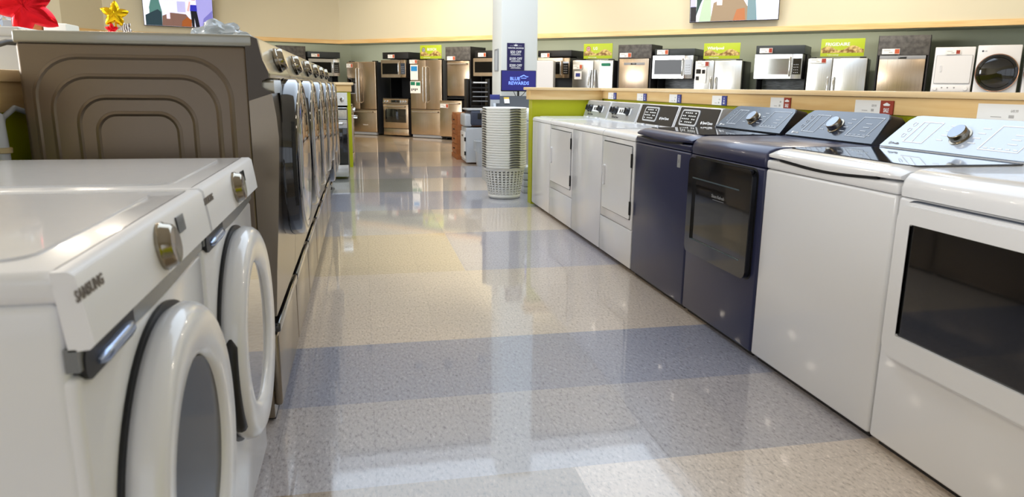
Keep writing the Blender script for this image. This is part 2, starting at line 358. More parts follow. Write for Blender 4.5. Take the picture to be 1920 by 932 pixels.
# ------------------------------------------------------------ right row: laundry machines (front at y=0 facing -y, x to the right)
RXF = 1.69
YB = [7.215, 6.49, 5.741, 4.987, 4.335, 3.536, 2.802, 2.005, 1.205]
def place_right(i): return (RXF, (YB[i]+YB[i+1])/2, 0), -90, YB[i]-YB[i+1]-.008
def slant(x, y0, z0, y1, z1):
    """matrix mapping (u, out, v) onto a slanted console face"""
    d = Vector((0, y1-y0, z1-z0)).normalized(); n = d.cross(Vector((1, 0, 0)))       # n points away from the viewer
    return Matrix(((1, 0, 0, x), (0, n.y, d.y, y0), (0, n.z, d.z, z0), (0, 0, 0, 1)))
def classic(i, kind, dark, label):
    loc, rot, w = place_right(i); r = thing('clothes_'+kind, label, kind, loc, rot); h = w/2
    B(-h, h, .012, .70, .03, .862, .006).obj('body', white, r)
    MB().box(-h+.02, h-.02, .04, .66, 0, .035).obj('plinth', blackm, r)
    m = MB(); m.prism([(.0, .866), (.0, .885), (.012, .900), (.035, .906), (.70, .906), (.70, .866)], 'x', -h, h); m.obj('top_panel', white, r, 60)
    B(-h+.002, h-.002, 0, .02, .29 if kind == 'dryer' else .03, .862, .004).obj('front_panel', white, r)
    if kind == 'dryer': B(-h+.002, h-.002, 0, .02, .03, .283, .004).obj('lower_panel', white, r)
    if kind == 'dryer':
        # door with its shadow gap painted as a dark frame, hinges and recessed pull
        dx0, dx1, dz0, dz1 = -h+.045, h-.04, .355, .828
        MB().frame(rr(dx0-.006, dx1+.006, dz0-.006, dz1+.006, .014), rr(dx0, dx1, dz0, dz1, .012), 'y', -.0015, .004).obj('door_shadow_gap', blackm, r)
        d = MB().prism(rr(dx0, dx1, dz0, dz1, .012), 'y', -.008, .004).obj('door', white, r)
        for z in (.43, .74): MB().box(dx1-.004, dx1+.014, -.012, -.002, z-.045, z+.045, .003).obj('hinge', blackm, d)
        m = MB(); m.frame(rr(dx0+.03, dx0+.06, .52, .665, .014), rr(dx0+.037, dx0+.053, .53, .655, .008), 'y', -.02, -.006); m.obj('door_pull', white2, d)
    else:
        MB().prism(rr(-h+.05, h-.05, .06, .50, .03), 'z', .905, .913).obj('lid', white, r)
        for sx in (-.16, .12): MB().lathe([(.018, 0), (.012, .012), (.0, .014)], (sx, .52, .908), 'z', 12).obj('lid_bumper', white2, r)
    # console
    y0, z0, y1, z1 = .545, .908, .60, 1.068; q = h-.004
    cm = MB()
    cm.prism([(y0-.012, z0-.004), (y0-.012, z0), (y1-.012, z1), (y1+.01, z1+.006), (.70, z1+.002), (.70, z0-.004)], 'x', -q, q); c = cm.obj('console', white, r)
    Mx = slant(0, y0, z0, y1, z1); L = sqrt((y1-y0)**2+(z1-z0)**2)
    f = MB(); f.M = Mx; f.prism(rr(-q+.022, q-.018, .008, L-.006, .008), 'y', -.016, -.008); f.obj('console_face', blacks if dark else mat('silver_console', (176, 180, 184), .3, metal=.4), c)
    if dark:
        f = MB(); f.M = Mx; f.prism(rr(-.24, .04, .03, L-.022, .025), 'y', -.021, -.014); f.obj('keypad_surround', mat('pale_silver', (206, 208, 212), .35, metal=.2), c)
        f = MB(); f.M = Mx; f.prism(rr(-.222, .022, .042, L-.034, .018), 'y', -.023, -.018)
        f.mi = 1
        for a in range(7):
            for b in range(4):
                if (a*3+b) % 5 != 3: f.box(-.205+a*.031, -.187+a*.031, -.0245, -.0228, .052+b*.022, .060+b*.022)
        f.obj('keypad', [blackm, ppl], c)
        f = MB(); f.M = Mx; f.lathe([(.011, -.018), (0, -.018)], (.105, 0, .062), 'y', 16); f.text('Speed Queen', .122, .056, .026, -.0165, 'LEFT', bold=.0006); f.obj('lettering', inkw, c)
    else:
        f = MB(); f.M = Mx; f.prism(rr(-.26, .2, .06, .115, .004), 'y', -.0175, -.015); f.obj('dial_strip', ppl, c)
        for u in (-.23, -.155, .14):
            f = MB(); f.M = Mx; f.lathe([(.038, -.016), (.038, -.022), (.031, -.024), (.026, -.05), (.0, -.052)], (u, 0, .088), 'y', 24); f.box(u-.006, u+.006, -.058, -.045, .062, .114, .002); f.obj('dial', [blacks], c)
        f = MB(); f.M = Mx
        for u in (-.05, 0): f.box(u-.008, u+.008, -.024, -.016, .072, .104, .002)
        f.obj('rocker_switches', black, c)
        f = MB(); f.M = Mx; f.lathe([(.012, -.018), (0, -.018)], (-.21, 0, .03), 'y', 16); f.text('Speed Queen', -.19, .022, .024, -.0165, 'LEFT', bold=.0004)
        for u in range(-24, 22, 3): f.box(u/100, u/100+.012, -.0168, -.0155, .128, .131)
        f.obj('lettering', ink, c)
    return r
r1 = classic(0, 'washer', False, 'white washer with silver dial console, at the far end of the right row')
r2_ = classic(1, 'dryer', False, 'white dryer with framed door under a silver dial console, second from the far end')
r3 = classic(2, 'washer', True, 'plain-fronted white washer with black keypad console, between the two white dryers')
r4 = classic(3, 'dryer', True, 'white dryer with black keypad console and framed door, next to the navy washer')

def modern(i, kind, body, top, face, side, label, glassname):
    loc, rot, w = place_right(i); r = thing('clothes_'+kind, label, kind, loc, rot); h = w/2
    B(-h, h, 0, .72, .025, .866, .012, 3).obj('body', body, r)
    MB().box(-h+.02, h-.02, .03, .70, 0, .03).obj('plinth', blackm, r)
    m = MB()
    if kind == 'dryer':
        prof = [(0, .869), (-.002, .90), (.004, .922), (.02, .941), (.05, .953), (.09, .957), (.72, .957), (.72, .869)]
        # end-rounded slab: shrink the profile near both ends
        xs = [(-h, .012), (-h+.006, .004), (-h+.018, 0), (h-.018, 0), (h-.006, .004), (h, .012)]
        n = len(prof); vs = []
        for (x, s) in xs:
            for (y, z) in prof: vs.append((x, y+s if y < .3 else y, z-s if z > .88 else z))
        fs = [tuple(range(n)), tuple(range(len(vs)-1, len(vs)-n-1, -1))]
        for a in range(len(xs)-1):
            for k in range(n): fs.append((a*n+k, a*n+(k+1) % n, (a+1)*n+(k+1) % n, (a+1)*n+k))
        m.add(vs, fs); m.obj('top_panel', top, r, 50)
    else:
        # lower deck and lid with a curved front lip
        B(-h, h, .0, .72, .868, .906, .01, 3).obj('deck', top, r)
        n = 16; vs = []; fs = []; rows_ = []
        for k in range(n+1):
            u = k/n; x = -h+.002+(w-.004)*u; dip = .018*sin(pi*min(1, max(0, (u-.12)/.80)))**1.3; ed = .012 if k in (0, n) else 0
            col = [(.018, .912-dip*.55+ed*.3), (-.004+ed, .918-dip*.75), (-.006+ed, .928-dip*.25), (.006+ed, .944-ed), (.04, .954-ed), (.08, .957-ed), (.54, .957-ed), (.54, .908)]
            rows_.append(len(vs)); vs += [(x, y, z) for (y, z) in col]
        c = 8
        for k in range(n):
            for j in range(c): fs.append((rows_[k]+j, rows_[k]+(j+1) % c, rows_[k+1]+(j+1) % c, rows_[k+1]+j))
        fs += [tuple(range(c)), tuple(range(rows_[n]+c-1, rows_[n]-1, -1))]
        lid = MB().add(vs, fs).obj('lid', top, r, 50)
        MB().prism(rr(-h+.035, h-.035, .075, .525, .03), 'z', .955, .9595).obj('lid_glass', glassdk, lid)
        m = MB(); m.prism([(-h+.1+(w-.2)*k/12, .907-.014*sin(pi*k/12)) for k in range(13)]+[(h-.1-(w-.2)*k/12, .913-.008*sin(pi*k/12)) for k in range(13)], 'y', -.0025, .01); m.obj('lid_gap', blackm, r)
        B(-h+.002, h-.002, .54, .72, .906, .957, .006).obj('rear_deck', top, r)
    y0, z0, y1, z1 = .525, .958, .655, 1.092; q = h-.02
    Mx = slant(0, y0, z0, y1, z1); L = sqrt((y1-y0)**2+(z1-z0)**2)
    # console housing: outline narrows towards the top, rounded shoulders, deep rounded back
    out = [(-q, 0), (-q+.012, .06), (-q+.035, L-.03), (-q+.06, L-.004), (-q+.09, L), (q-.09, L), (q-.06, L-.004), (q-.035, L-.03), (q-.012, .06), (q, 0)]
    hs = MB(); vs = []
    for (u, v) in out:
        p = Mx @ Vector((u, 0, v)); vs.append(tuple(p))
    for (u, v) in out:
        p = Mx @ Vector((u, 0, v)); vs.append((p.x*.985, .715, max(.957, p.z-.012)))
    n = len(out); hs.add(vs, [tuple(range(n)), tuple(range(2*n-1, n-1, -1))]+[(k, k+n, (k+1) % n+n, (k+1) % n) for k in range(n)])
    c = hs.obj('console', side, r)
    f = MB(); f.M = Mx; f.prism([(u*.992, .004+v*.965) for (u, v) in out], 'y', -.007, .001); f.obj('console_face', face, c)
    lc = mat('console_line_'+('pale' if face is not whitec else 'white'), (190, 196, 205) if face is not whitec else (250, 250, 252), .4)
    f = MB(); f.M = Mx
    def fr(a, b, c_, d, t=.0025): f.frame(rr(a, b, c_, d, .006, 3), rr(a+t, b-t, c_+t, d-t, .005, 3), 'y', -.0085, -.0065)
    def sk_(a, b, c_, d):   # skewed frame like the printed fields
        f.frame([(a, c_), (b, c_), (b+.02, d), (a+.02, d)], [(a+.006, c_+.004), (b-.003, c_+.004), (b+.015, d-.004), (a+.024, d-.004)], 'y', -.0085, -.0065)
    sk_(-q+.11, -q+.22, .035, L-.035); f.box(-q+.16, -q+.163, -.0083, -.0065, .04, L-.04); sk_(.12, q-.08, .035, L-.03)
    for k in range(3): fr(-q+.075+k*.004, -q+.095+k*.004, .06+k*.032, .082+k*.032, .002)
    for k in range(5): f.box(.14+k*.032, .158+k*.032, -.0083, -.0065, .045, .049)
    for k in range(4): f.box(.055+k*.004, .09+k*.004, -.0083, -.0065, .06+k*.025, .064+k*.025); f.box(-.10+k*.004, -.07+k*.004, -.0083, -.0065, .06+k*.025, .064+k*.025)
    for k in range(3): f.box(q-.15, q-.11, -.0083, -.0065, .07+k*.022, .074+k*.022)
    f.obj('printed_markings', lc, c)
    f = MB(); f.M = Mx; f.lathe([(.008, -.008), (0, -.0085)], (-q+.05, 0, .024), 'y', 14); f.text('Profile', -q+.062, .018, .016, -.0078, 'LEFT'); f.obj('lettering', inkw if face is not whitec else grey, c)
    f = MB(); f.M = Mx; f.lathe([(.044, -.006), (.044, -.010), (.037, -.012), (.036, -.036), (.034, -.039), (.032, -.040)], (-.0, 0, .088), 'y', 36); k_ = f.obj('knob', mat('smoked_chrome', (150, 142, 128), .12, metal=1), c)
    f = MB(); f.M = Mx; f.lathe([(.033, -.0405), (.0, -.0405)], (0, 0, .088), 'y', 30); f.obj('knob_face', mat('knob_face', (150, 160, 175), .25, metal=.4), k_)
    if kind == 'washer' and body is navy:
        f = MB(); f.prism(rr(h-.155, h-.115, .775, .845, .004), 'y', -.002, .002); f.mi = 1; f.text('1', h-.135, .80, .03, -.002)
        f.obj('sticker', [grey, ink], r)
    if kind == 'dryer' and body is navy:
        # big black glass door in a rounded frame
        ox0, ox1, oz0, oz1 = -h+.045, h-.05, .355, .853
        MB().frame(rr(ox0-.006, ox1+.006, oz0-.006, oz1+.006, .04), rr(ox0, ox1, oz0, oz1, .036), 'y', -.002, .004).obj('door_shadow_gap', blackm, r)
        d = MB().frame(rr(ox0, ox1, oz0, oz1, .036), rr(ox0+.055, ox1-.055, oz0+.075, oz1-.10, .008), 'y', -.03, .004).obj('door', black, r)
        MB().prism(rr(ox0+.05, ox1-.05, oz0+.07, oz1-.095, .006), 'y', -.02, -.004).obj('window', glassdk, d)
        f = MB(); f.box(ox0+.05, ox1-.05, -.0275, -.019, oz0+.067, oz0+.077); f.box(ox0+.055, ox1-.10, -.0315, -.0295, oz1-.105, oz1-.099); f.obj('window_trim', mat('sky_trim', (110, 130, 140), .2, metal=.6), d)
        f = MB(); f.text('Steam Refresh', .0, oz1-.175, .022, -.0215); f.box(-.05, .06, -.0222, -.0205, oz1-.186, oz1-.1845); f.obj('lettering', grey, d)
    if kind == 'dryer' and body is white:
        ox0, ox1, oz0, oz1 = -h+.028, h-.028, .335, .858
        MB().frame(rr(ox0-.005, ox1+.005, oz0-.005, oz1+.005, .06), rr(ox0, ox1, oz0, oz1, .056), 'y', -.001, .004).obj('door_shadow_gap', greyd, r)
        m = MB(); m.frame(rr(ox0, ox1, oz0, oz1, .056), rr(ox0+.02, ox1-.02, oz0+.02, oz1-.016, .045), 'y', -.018, .004)
        m.frame(rr(ox0+.012, ox1-.012, oz0+.012, oz1-.010, .05), rr(ox0+.068, ox1-.068, oz0+.09, oz1-.066, .006), 'y', -.03, .0); d = m.obj('door', white, r)
        MB().prism(rr(ox0+.064, ox1-.064, oz0+.086, oz1-.062, .004), 'y', -.021, -.006).obj('window', glassdk, d)
        B(ox0+.062, ox0+.068, -.028, -.02, oz0+.09, oz1-.066).obj('window_trim', mat('warm_trim', (196, 160, 112), .3), d)
    return r
navyc = mat('navy_console', (44, 54, 72), .16, coat=.25, var=.03)
whitec = mat('white_console_sky_tint', (186, 200, 222), .14, coat=1, var=.03)  # blue sky reflection tinted into the white panel's base colour
modern(4, 'washer', navy, navy, navyc, navydk, 'navy top-load washer with dark glass lid, right of the white dryers', 'g')
modern(5, 'dryer', navy, navy, navyc, navydk, 'navy dryer with large black glass front door', 'g')
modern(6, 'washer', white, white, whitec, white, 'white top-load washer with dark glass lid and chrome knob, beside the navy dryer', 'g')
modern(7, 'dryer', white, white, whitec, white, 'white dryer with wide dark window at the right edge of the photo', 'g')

# price cards on the fascia
def price_card(y0, y1, z0, z1, sale, label, num):
    r = thing('price_card', label, 'price card', (2.428, (y0+y1)/2, z0), -90, 'price cards along the right half wall')
    w = abs(y0-y1); hh = z1-z0; s = -w/2+w*.68
    B(-w/2, s, -.004, 0, 0, hh).obj('card', ppl, r)
    f = MB(); f.box(s, w/2, -.0045, 0, 0, hh); f.obj('badge', red if sale else blue, r)
    f = MB()
    if sale:
        f.text('SALE', (s+w/2)/2, hh*.16, hh*.42, -.0047, sx=.62, bold=.0008)
        f.prism([((s+w/2)/2-.018, hh*.62), ((s+w/2)/2+.018, hh*.62), ((s+w/2)/2+.024, hh*.72), ((s+w/2)/2, hh*.86), ((s+w/2)/2-.024, hh*.72)], 'y', -.0056, -.0045)
    else:
        for k, t in enumerate(('6', '36', 'MO')): f.text(t, (s+w/2)/2, hh*(.68-.27*k), hh*.26, -.0047, bold=.0005)
    f.obj('badge_lettering', inkw, r)
    f = MB(); f.text(num, s-w*.16, hh*.52, hh*.24, -.0042, sx=.8); f.box(-w*.05, w*.02, -.0046, -.004, hh*.18, hh*.36); f.box(-w*.30, -w*.15, -.0046, -.004, hh*.2, hh*.25)
    f.obj('print', inkl, r)
cards = [(7.03, 6.80, 0, 'small price card with blue badge nearest the corner of the right half wall', '999'), (6.24, 6.02, 0, 'blue-badged price card above the second silver console', '899'), (5.53, 5.31, 0, 'blue-badged price card above the first black keypad console', '1299'),
         (4.79, 4.58, 0, 'blue-badged price card above the second black keypad console', '1199'), (4.03, 3.82, 1, 'red sale price card above the navy washer', '899'), (3.25, 2.98, 1, 'red sale price card above the navy dryer', '829.99'), (2.50, 2.17, 1, 'red sale price card above the white console at the right edge', '649.99')]
for (a, b, s, l, n) in cards: price_card(a, b, 1.088, 1.152, s, l, n)

# ------------------------------------------------------------ laundry baskets
def basket_mesh():
    m = MB(); R0, R1, H, cols, rws = .172, .222, .335, 30, 10
    def R(z): return R0+(R1-R0)*(z/H)
    z0, z1 = .038, .038+.0268*10
    for c in range(cols):
        for w in range(rws):
            a0 = 2*pi*c/cols; a1 = a0+2*pi/cols; b0 = z0+(z1-z0)*w/rws; b1 = z0+(z1-z0)*(w+1)/rws
            ac, bc = (a0+a1)/2, (b0+b1)/2; O = [(a0, b0), (ac, b0), (a1, b0), (a1, bc), (a1, b1), (ac, b1), (a0, b1), (a0, bc)]
            I = [(ac+(p-ac)*(.66 if k % 2 else .5), bc+(q-bc)*(.70 if k % 2 else .54)) for k, (p, q) in enumerate(O)]
            vs = [(R(z)*cos(a), R(z)*sin(a), z) for a, z in O+I]
            m.add(vs, [(k, (k+1) % 8, 8+(k+1) % 8, 8+k) for k in range(8)])
    def band_(za, zb):
        vs = []; n = 80
        for z in (za, zb): vs += [(R(z)*cos(2*pi*k/n), R(z)*sin(2*pi*k/n), z) for k in range(n)]
        m.add(vs, [(k, (k+1) % n, n+(k+1) % n, n+k) for k in range(n)])
    band_(.0, z0); band_(z1, H)
    vs = [(R0*cos(2*pi*k/48), R0*sin(2*pi*k/48), .003) for k in range(48)]; m.add(vs, [tuple(range(48))])
    return m
bk = None; basketm = mat('basket_plastic', (238, 238, 232), .35)
for i in range(24):
    z = .004+i*.0268
    if bk is None:
        bk = thing('laundry_basket', 'white perforated laundry basket, lowest of the stack', 'laundry basket', (1.505, 7.76, z), 0, 'stacked white laundry baskets')
        o = basket_mesh().obj('basket_body', basketm, bk); sm = o.modifiers.new('thickness', 'SOLIDIFY'); sm.thickness = .0025; sm.offset = 1
        MB().lathe([(.222, .333), (.238, .338), (.240, .356), (.236, .360), (.222, .352), (.219, .334)], (0, 0, 0), 'z', 64).obj('rim', basketm, bk)
        for a0 in (-72, 188):
            g = MB(); g.tube([(.2425*cos(radians(a0+k*4-16)), .2425*sin(radians(a0+k*4-16)), .3435+.006*sin(pi*k/8)) for k in range(9)], [.003]+[.0062]*7+[.003], 6); g.obj('handle_grip', blacks, bk)
    else:
        ords = ['second', 'third', 'fourth', 'fifth', 'sixth', 'seventh', 'eighth', 'ninth', 'tenth', 'eleventh', 'twelfth', 'thirteenth', 'fourteenth', 'fifteenth', 'sixteenth', 'seventeenth', 'eighteenth', 'nineteenth', 'twentieth', 'twenty-first', 'twenty-second', 'twenty-third']
        lab = 'white laundry basket nested in the stack, %s from the bottom' % ords[i-1] if i < 23 else 'white laundry basket at the very top of the stack'
        c = dup(bk, (1.505, 7.76, z), 0, lab)

# ------------------------------------------------------------ left row: graphite machines on pedestals
LXF = -.354
def front_loader(name, label, w, side, front, cons, topm, doorw, ringm, glassm, z_ped, H, loc, rot, group, ribs=True):
    """front at y=0; the moulded front bulges towards -y"""
    r = thing(name, label, 'washer' if 'washer' in name else 'dryer', loc, rot, group); h = w/2-.003
    zb = z_ped
    b = B(-h, h, .012, .685, zb+.01, H-.036, .012, 3)
    if ribs:
        for (a0, a1, zt, q) in ((-.068, .646, 1.279, .13), (-.11, .60, 1.22, .11), (-.185, .53, 1.155, .085), (-.235, .478, 1.104, .06)):
            y0, y1 = -a0 if a0 > 0 else abs(a0), a1
            pts = [(y0-.0, zb+.12)]; n = 8
            pts = [(y0+.0, zt-q-.25)]
            pts += [(y0, zt-q-.1)]+[(y0+q-q*cos(pi/2*k/n), zt-q+q*sin(pi/2*k/n)) for k in range(n+1)]+[(y1-q+q*sin(pi/2*k/n), zt-q+q*cos(pi/2*k/n)) for k in range(n+1)]+[(y1, zt-q-.1), (y1, zt-q-.25)]
            zc = zb+.09; pts = [(y0, zc)]+pts+[(y1, zc), (y0, zc)]
            for sgn in (-1, 1): b.tube([(sgn*(h-.0075), y, z) for (y, z) in pts], .0115, 8, False)
    b.obj('cabinet', side, r)
    k = B(-h-.002, h+.002, -.008, .69, H-.038, H, .007, 3); k.obj('top_panel', topm, r)
    # moulded front, swept profile
    e0 = H-.04
    P = [(-.008, H-.006), (-.022, H-.012), (-.034, H-.075), (-.052, H-.12), (-.052, H-.135), (-.03, H-.145), (-.028, H-.165), (-.060, H-.185), (-.070, H-.26), (-.074, H-.33), (-.069, H-.42), (-.055, H-.62), (-.04, H-.80), (-.03, zb+.02), (.014, zb+.02), (.014, H-.006)]
    f = MB(); f.prism(P, 'x', -h, h)
    f.mi = 0
    f.obj('front_panel', front, r, 35)
    f = MB(); f.prism([(p[0]-.0015, p[1]) for p in P[:8]]+[(.0135, H-.21), (.0135, H-.006)], 'x', -h-.001, -h+.03); f.obj('console_end_cap', mat('end_cap', (74, 66, 58), .3, metal=.3) if ribs else white, r, 35)
    fc = MB(); Pc = [(-.0235, H-.014), (-.0355, H-.075), (-.0535, H-.119), (-.0535, H-.134), (-.048, H-.134), (-.03, H-.075), (-.018, H-.014)]
    fc.prism(Pc, 'x', -h+.004, h-.004); c = fc.obj('console', cons, r, 50)
    Mx = slant(0, -.0235, H-.014, -.0535, H-.119)
    Mx = slant(0, -.0535, H-.119, -.0235, H-.014)
    f = MB(); f.M = Mx; f.lathe([(.046, .002), (.046, -.010), (.042, -.013), (.039, -.028), (.035, -.033), (.0, -.030)], (.03, 0, .052), 'y', 32); f.obj('knob', mat('smoked_chrome', (150, 142, 128), .12, metal=1), c)
    f = MB(); f.M = Mx; f.prism(rr(.12, .27, .03, .085, .006), 'y', -.003, .002); f.obj('display', black, c)
    f = MB(); f.prism(rr(-h+.02, -h+.24, H-.185, H-.142, .01), 'y', -.066, -.03); f.obj('detergent_drawer', cons, r)
    # door
    zc = H-.43; R = .295; yb = -.064
    g = MB(); g.lathe([(R, -.05), (R+.004, -.064), (R+.002, -.112), (R-.006, -.124), (R-.020, -.129), (R-.05, -.131), (R-.058, -.125), (R-.06, -.085), (R-.06, -.05)], (0, 0, zc), 'y', 64)
    d = g.obj('door', ringm, r)
    MB().lathe([(R-.020, -.1285), (R-.024, -.1305), (R-.030, -.131), (R-.034, -.129)], (0, 0, zc), 'y', 64).obj('chrome_trim', graphdk, d)
    MB().lathe([(R-.052, -.129), (R-.07, -.133), (R-.12, -.136), (R-.2, -.138), (0, -.139)], (0, 0, zc), 'y', 56).obj('door_glass', glassm, d)
    g = MB(); g.tube([((R-.01)*cos(a), -.11, zc+(R-.01)*sin(a)) for a in [radians(150+k*6) for k in range(11)]], .013, 8); g.obj('door_handle', blackm, d)
    # pedestal with a long recessed pull
    p = B(-h, h, -.002, .68, .01, zb, .006).obj('pedestal', front, r)
    dr = B(-h+.006, h-.006, -.03, .0, .055, zb-.05, .012, 3).obj('drawer', front, p)
    B(-h+.01, h-.01, -.038, -.0, zb-.045, zb-.008, .008, 3).obj('drawer_pull', black, p)
    MB().box(-h+.02, h-.02, .0, .64, 0, .02).obj('plinth', blackm, p)
    return r
g_l = ['nearest graphite front-loader of the left row, its ribbed side panel facing the camera', 'graphite front-loader standing second from the ribbed side panel', 'graphite front-loader standing third from the ribbed side panel', 'graphite front-loader standing fourth from the ribbed side panel', 'graphite front-loader, next to last towards the black glass range', 'farthest graphite front-loader of the left row, nearest the black glass range']
GW = .716
grp = 'graphite front-loaders on pedestals'
G0 = front_loader('front_load_washer', g_l[0], GW, graph, mat('graphite_front', (140, 128, 112), .22, metal=.75), mat('console_champagne', (178, 172, 154), .25, metal=.5, coat=.4), lidsil, 1, black, glassdr, .38, 1.356, (LXF, 2.53+GW/2, 0), 90, grp)
for k in range(1, 6): dup(G0, (LXF, 2.53+GW*(k+.5), 0), 90, g_l[k])
o_l = ['white front-loader with a black cord behind it, at the left edge past the half wall', 'white front-loader behind the left half wall under the red star balloon', 'white front-loader behind the left half wall next to the one under the red star', 'white front-loader behind the left half wall under the gold star balloon']
W0 = front_loader('front_load_dryer', o_l[0], .70, white, white, white, white, 1, whitem, glassdr, .40, 1.415, (-2.02, 3.65, 0), -90, 'white front-loaders behind the left half wall', False)
for k in range(1, 4): dup(W0, (-2.02, 3.65+.72*k, 0), -90, o_l[k])

H0 = front_loader('front_load_dryer', 'low dark front-loader standing past the graphite row, seen only reflected in the navy dryer door', .70, graphdk, graphdk, graphdk, graphdk, 1, black, glassdr, .10, 1.0, (-.42, 7.26, 0), 90, 'low dark front-loaders before the black glass range', False)
for k in (1, 2): dup(H0, (-.42, 7.26+.72*k, 0), 90, 'low dark front-loader, %s after the graphite row' % ('second', 'third')[k-1])

# ------------------------------------------------------------ two white front-loaders nearest the camera
def white_loader(yc, w, label, glass, name='front_load_washer'):
    r = thing(name, label, 'washer', (-.355, yc, 0), 90, 'white front-loaders in the left foreground'); h = w/2-.003
    B(-h, h, .004, .70, .02, .945, .014, 3).obj('cabinet', white, r)
    t = MB(); t.box(-h, h, -.006, .705, .943, .984, .014, 4); t.prism(rr(-h+.06, h-.05, .06, .64, .05), 'z', .9835, .9875); t.obj('top_panel', white, r)
    f = MB(); f.prism([(-.010, .984), (-.018, .978), (-.026, .925), (-.030, .893), (-.024, .887), (.0, .885), (.01, .984)], 'x', -h, h); c = f.obj('console', white2, r, 50)
    Mx = slant(0, -.030, .893, -.018, .980)
    f = MB(); f.M = Mx; f.lathe([(.040, .004), (.040, -.006), (.037, -.009), (.034, -.020), (.030, -.023), (0, -.020)], (.0, 0, .046), 'y', 36); f.obj('knob', mat('smoked_chrome', (150, 142, 128), .12, metal=1), c)
    f = MB(); f.M = Mx; f.prism(rr(.105, .155, .045, .075, .003), 'y', -.003, .002); f.obj('display', black, c)
    f = MB(); f.M = Mx; f.text('SAMSUNG', -.315, .058, .020, -.0005, bold=.0006); f.obj('lettering', mat('ink_warm_grey', (112, 104, 98), .5), c)
    # grey swoosh below the console, dark drawer recess in its left third
    n = 24; P = []
    for k in range(n+1): u = -h+2*h*k/n; P.append((u, .888))
    for k in range(n, -1, -1): u = -h+2*h*k/n; P.append((u, .858-.012*sin(pi*k/n)))
    MB().prism(P, 'y', -.009, .006).obj('grey_band', band, r)
    dr = MB(); dr.prism(rr(-h+.015, -h+.21, .838, .883, .018), 'y', -.0115, .006); dr = dr.obj('drawer_recess', blackm, r)
    m = MB(); m.tube([(-h+.055+k*.018, -.011, .852+.004*(k/8)) for k in range(9)], [.004]+[.011]*7+[.004], 10); m.obj('drawer_pull', mat('blue_reflection_chrome', (150, 165, 195), .18, metal=.8), dr)  # blue reflection inside the recess put into the metal colour
    B(-h+.002, h-.002, -.006, .02, .03, .85, .01, 3).obj('front_panel', white, r)
    zc, R = .548, .285
    MB().lathe([(R+.003, -.004), (R+.003, -.012), (R-.02, -.014)], (0, 0, zc), 'y', 64).obj('door_shadow_gap', blackm, r)
    g = MB(); g.lathe([(R-.01, -.012), (R, -.03), (R-.003, -.048), (R-.012, -.060), (R-.026, -.066), (R-.082, -.061), (R-.094, -.055), (R-.100, -.044), (R-.100, -.02)], (0, 0, zc), 'y', 72); d = g.obj('door', white, r)
    MB().lathe([(R-.099, -.050), (R-.104, -.046), (R-.13, -.040), (R-.2, -.036), (0, -.034)], (0, 0, zc), 'y', 56).obj('door_glass', glass, d)
    P = []
    for k in range(21): a = radians(172+k*3.2); P.append((R+.004)*1) ; P.pop()
    g = MB(); g.tube([((R-.002)*cos(a), -.034, zc+(R-.002)*sin(a)) for a in [radians(165+k*4) for k in range(15)]], [.003]+[.016]*13+[.003], 10); g.obj('door_handle_recess', blackm, d)
    MB().box(-h+.03, h-.03, .03, .66, 0, .022).obj('plinth', blackm, r)
    return r
white_loader(.892+.3475, .695, 'white front-loader nearest the camera, filling the lower left corner of the photo', mat('door_glass_dull', (14, 12, 11), .14, spec=.15))
white_loader(1.60+.345, .69, 'second white front-loader, between the nearest one and the graphite ribbed side', glassdr)

# hose and cord at the back of the left row
m = MB(); m.tube([(-1.055, 2.62, 1.10), (-1.075, 2.56, 1.12), (-1.095, 2.52, 1.09), (-1.10, 2.50, 1.02), (-1.09, 2.49, .9), (-1.08, 2.49, .6), (-1.08, 2.5, .02)], .009, 10)
r = thing('drain_hose', 'grey drain hose hanging beside the ribbed graphite side, at the left edge', 'hose', (0, 0, 0))
m.obj('thin_hose', grey, r)
m = MB(); m.tube([(-1.093, 2.50, 1.10), (-1.093, 2.485, 1.085), (-1.092, 2.48, 1.03), (-1.088, 2.48, .9), (-1.085, 2.48, .5), (-1.085, 2.48, .02)], [.010, .017, .020, .019, .017, .017], 14); m.obj('thick_hose', greyl, r)
MB().lathe([(.022, 0), (.026, .002), (.026, .016), (.022, .018)], (-1.089, 2.48, .985), 'z', 20).obj('clamp', mat('beige_clamp', (188, 170, 130), .4), r)
m = MB(); m.tube([(-1.29, 3.0, 1.33), (-1.298, 3.1, 1.345), (-1.31, 3.28, 1.35), (-1.30, 3.24, 1.33), (-1.28, 3.22, 1.29), (-1.275, 3.2, 1.245)], .011, 10)
tag(m.obj('power_cord', blackm), 'black power cord looping behind a white machine at the left edge', 'cord')

# plastic wrap on the graphite tops
b = bmesh.new(); bmesh.ops.create_icosphere(b, subdivisions=4, radius=1)
for v in b.verts:
    d = noise.noise(v.co*2.3)*.35+noise.noise(v.co*6)*.12; v.co *= (1+d); v.co = Vector((v.co.x*.105, v.co.y*.09, max(v.co.z, -.25)*.062+.016))
tag(MB().bm(b).obj('plastic_bag', mat('clear_wrap', (200, 212, 222), .25, trans=.45, alpha=.8, coat=.5), None, 30, (-.545, 3.1, 1.357)), 'crumpled clear plastic bag lying on top of the graphite row', 'plastic bag')

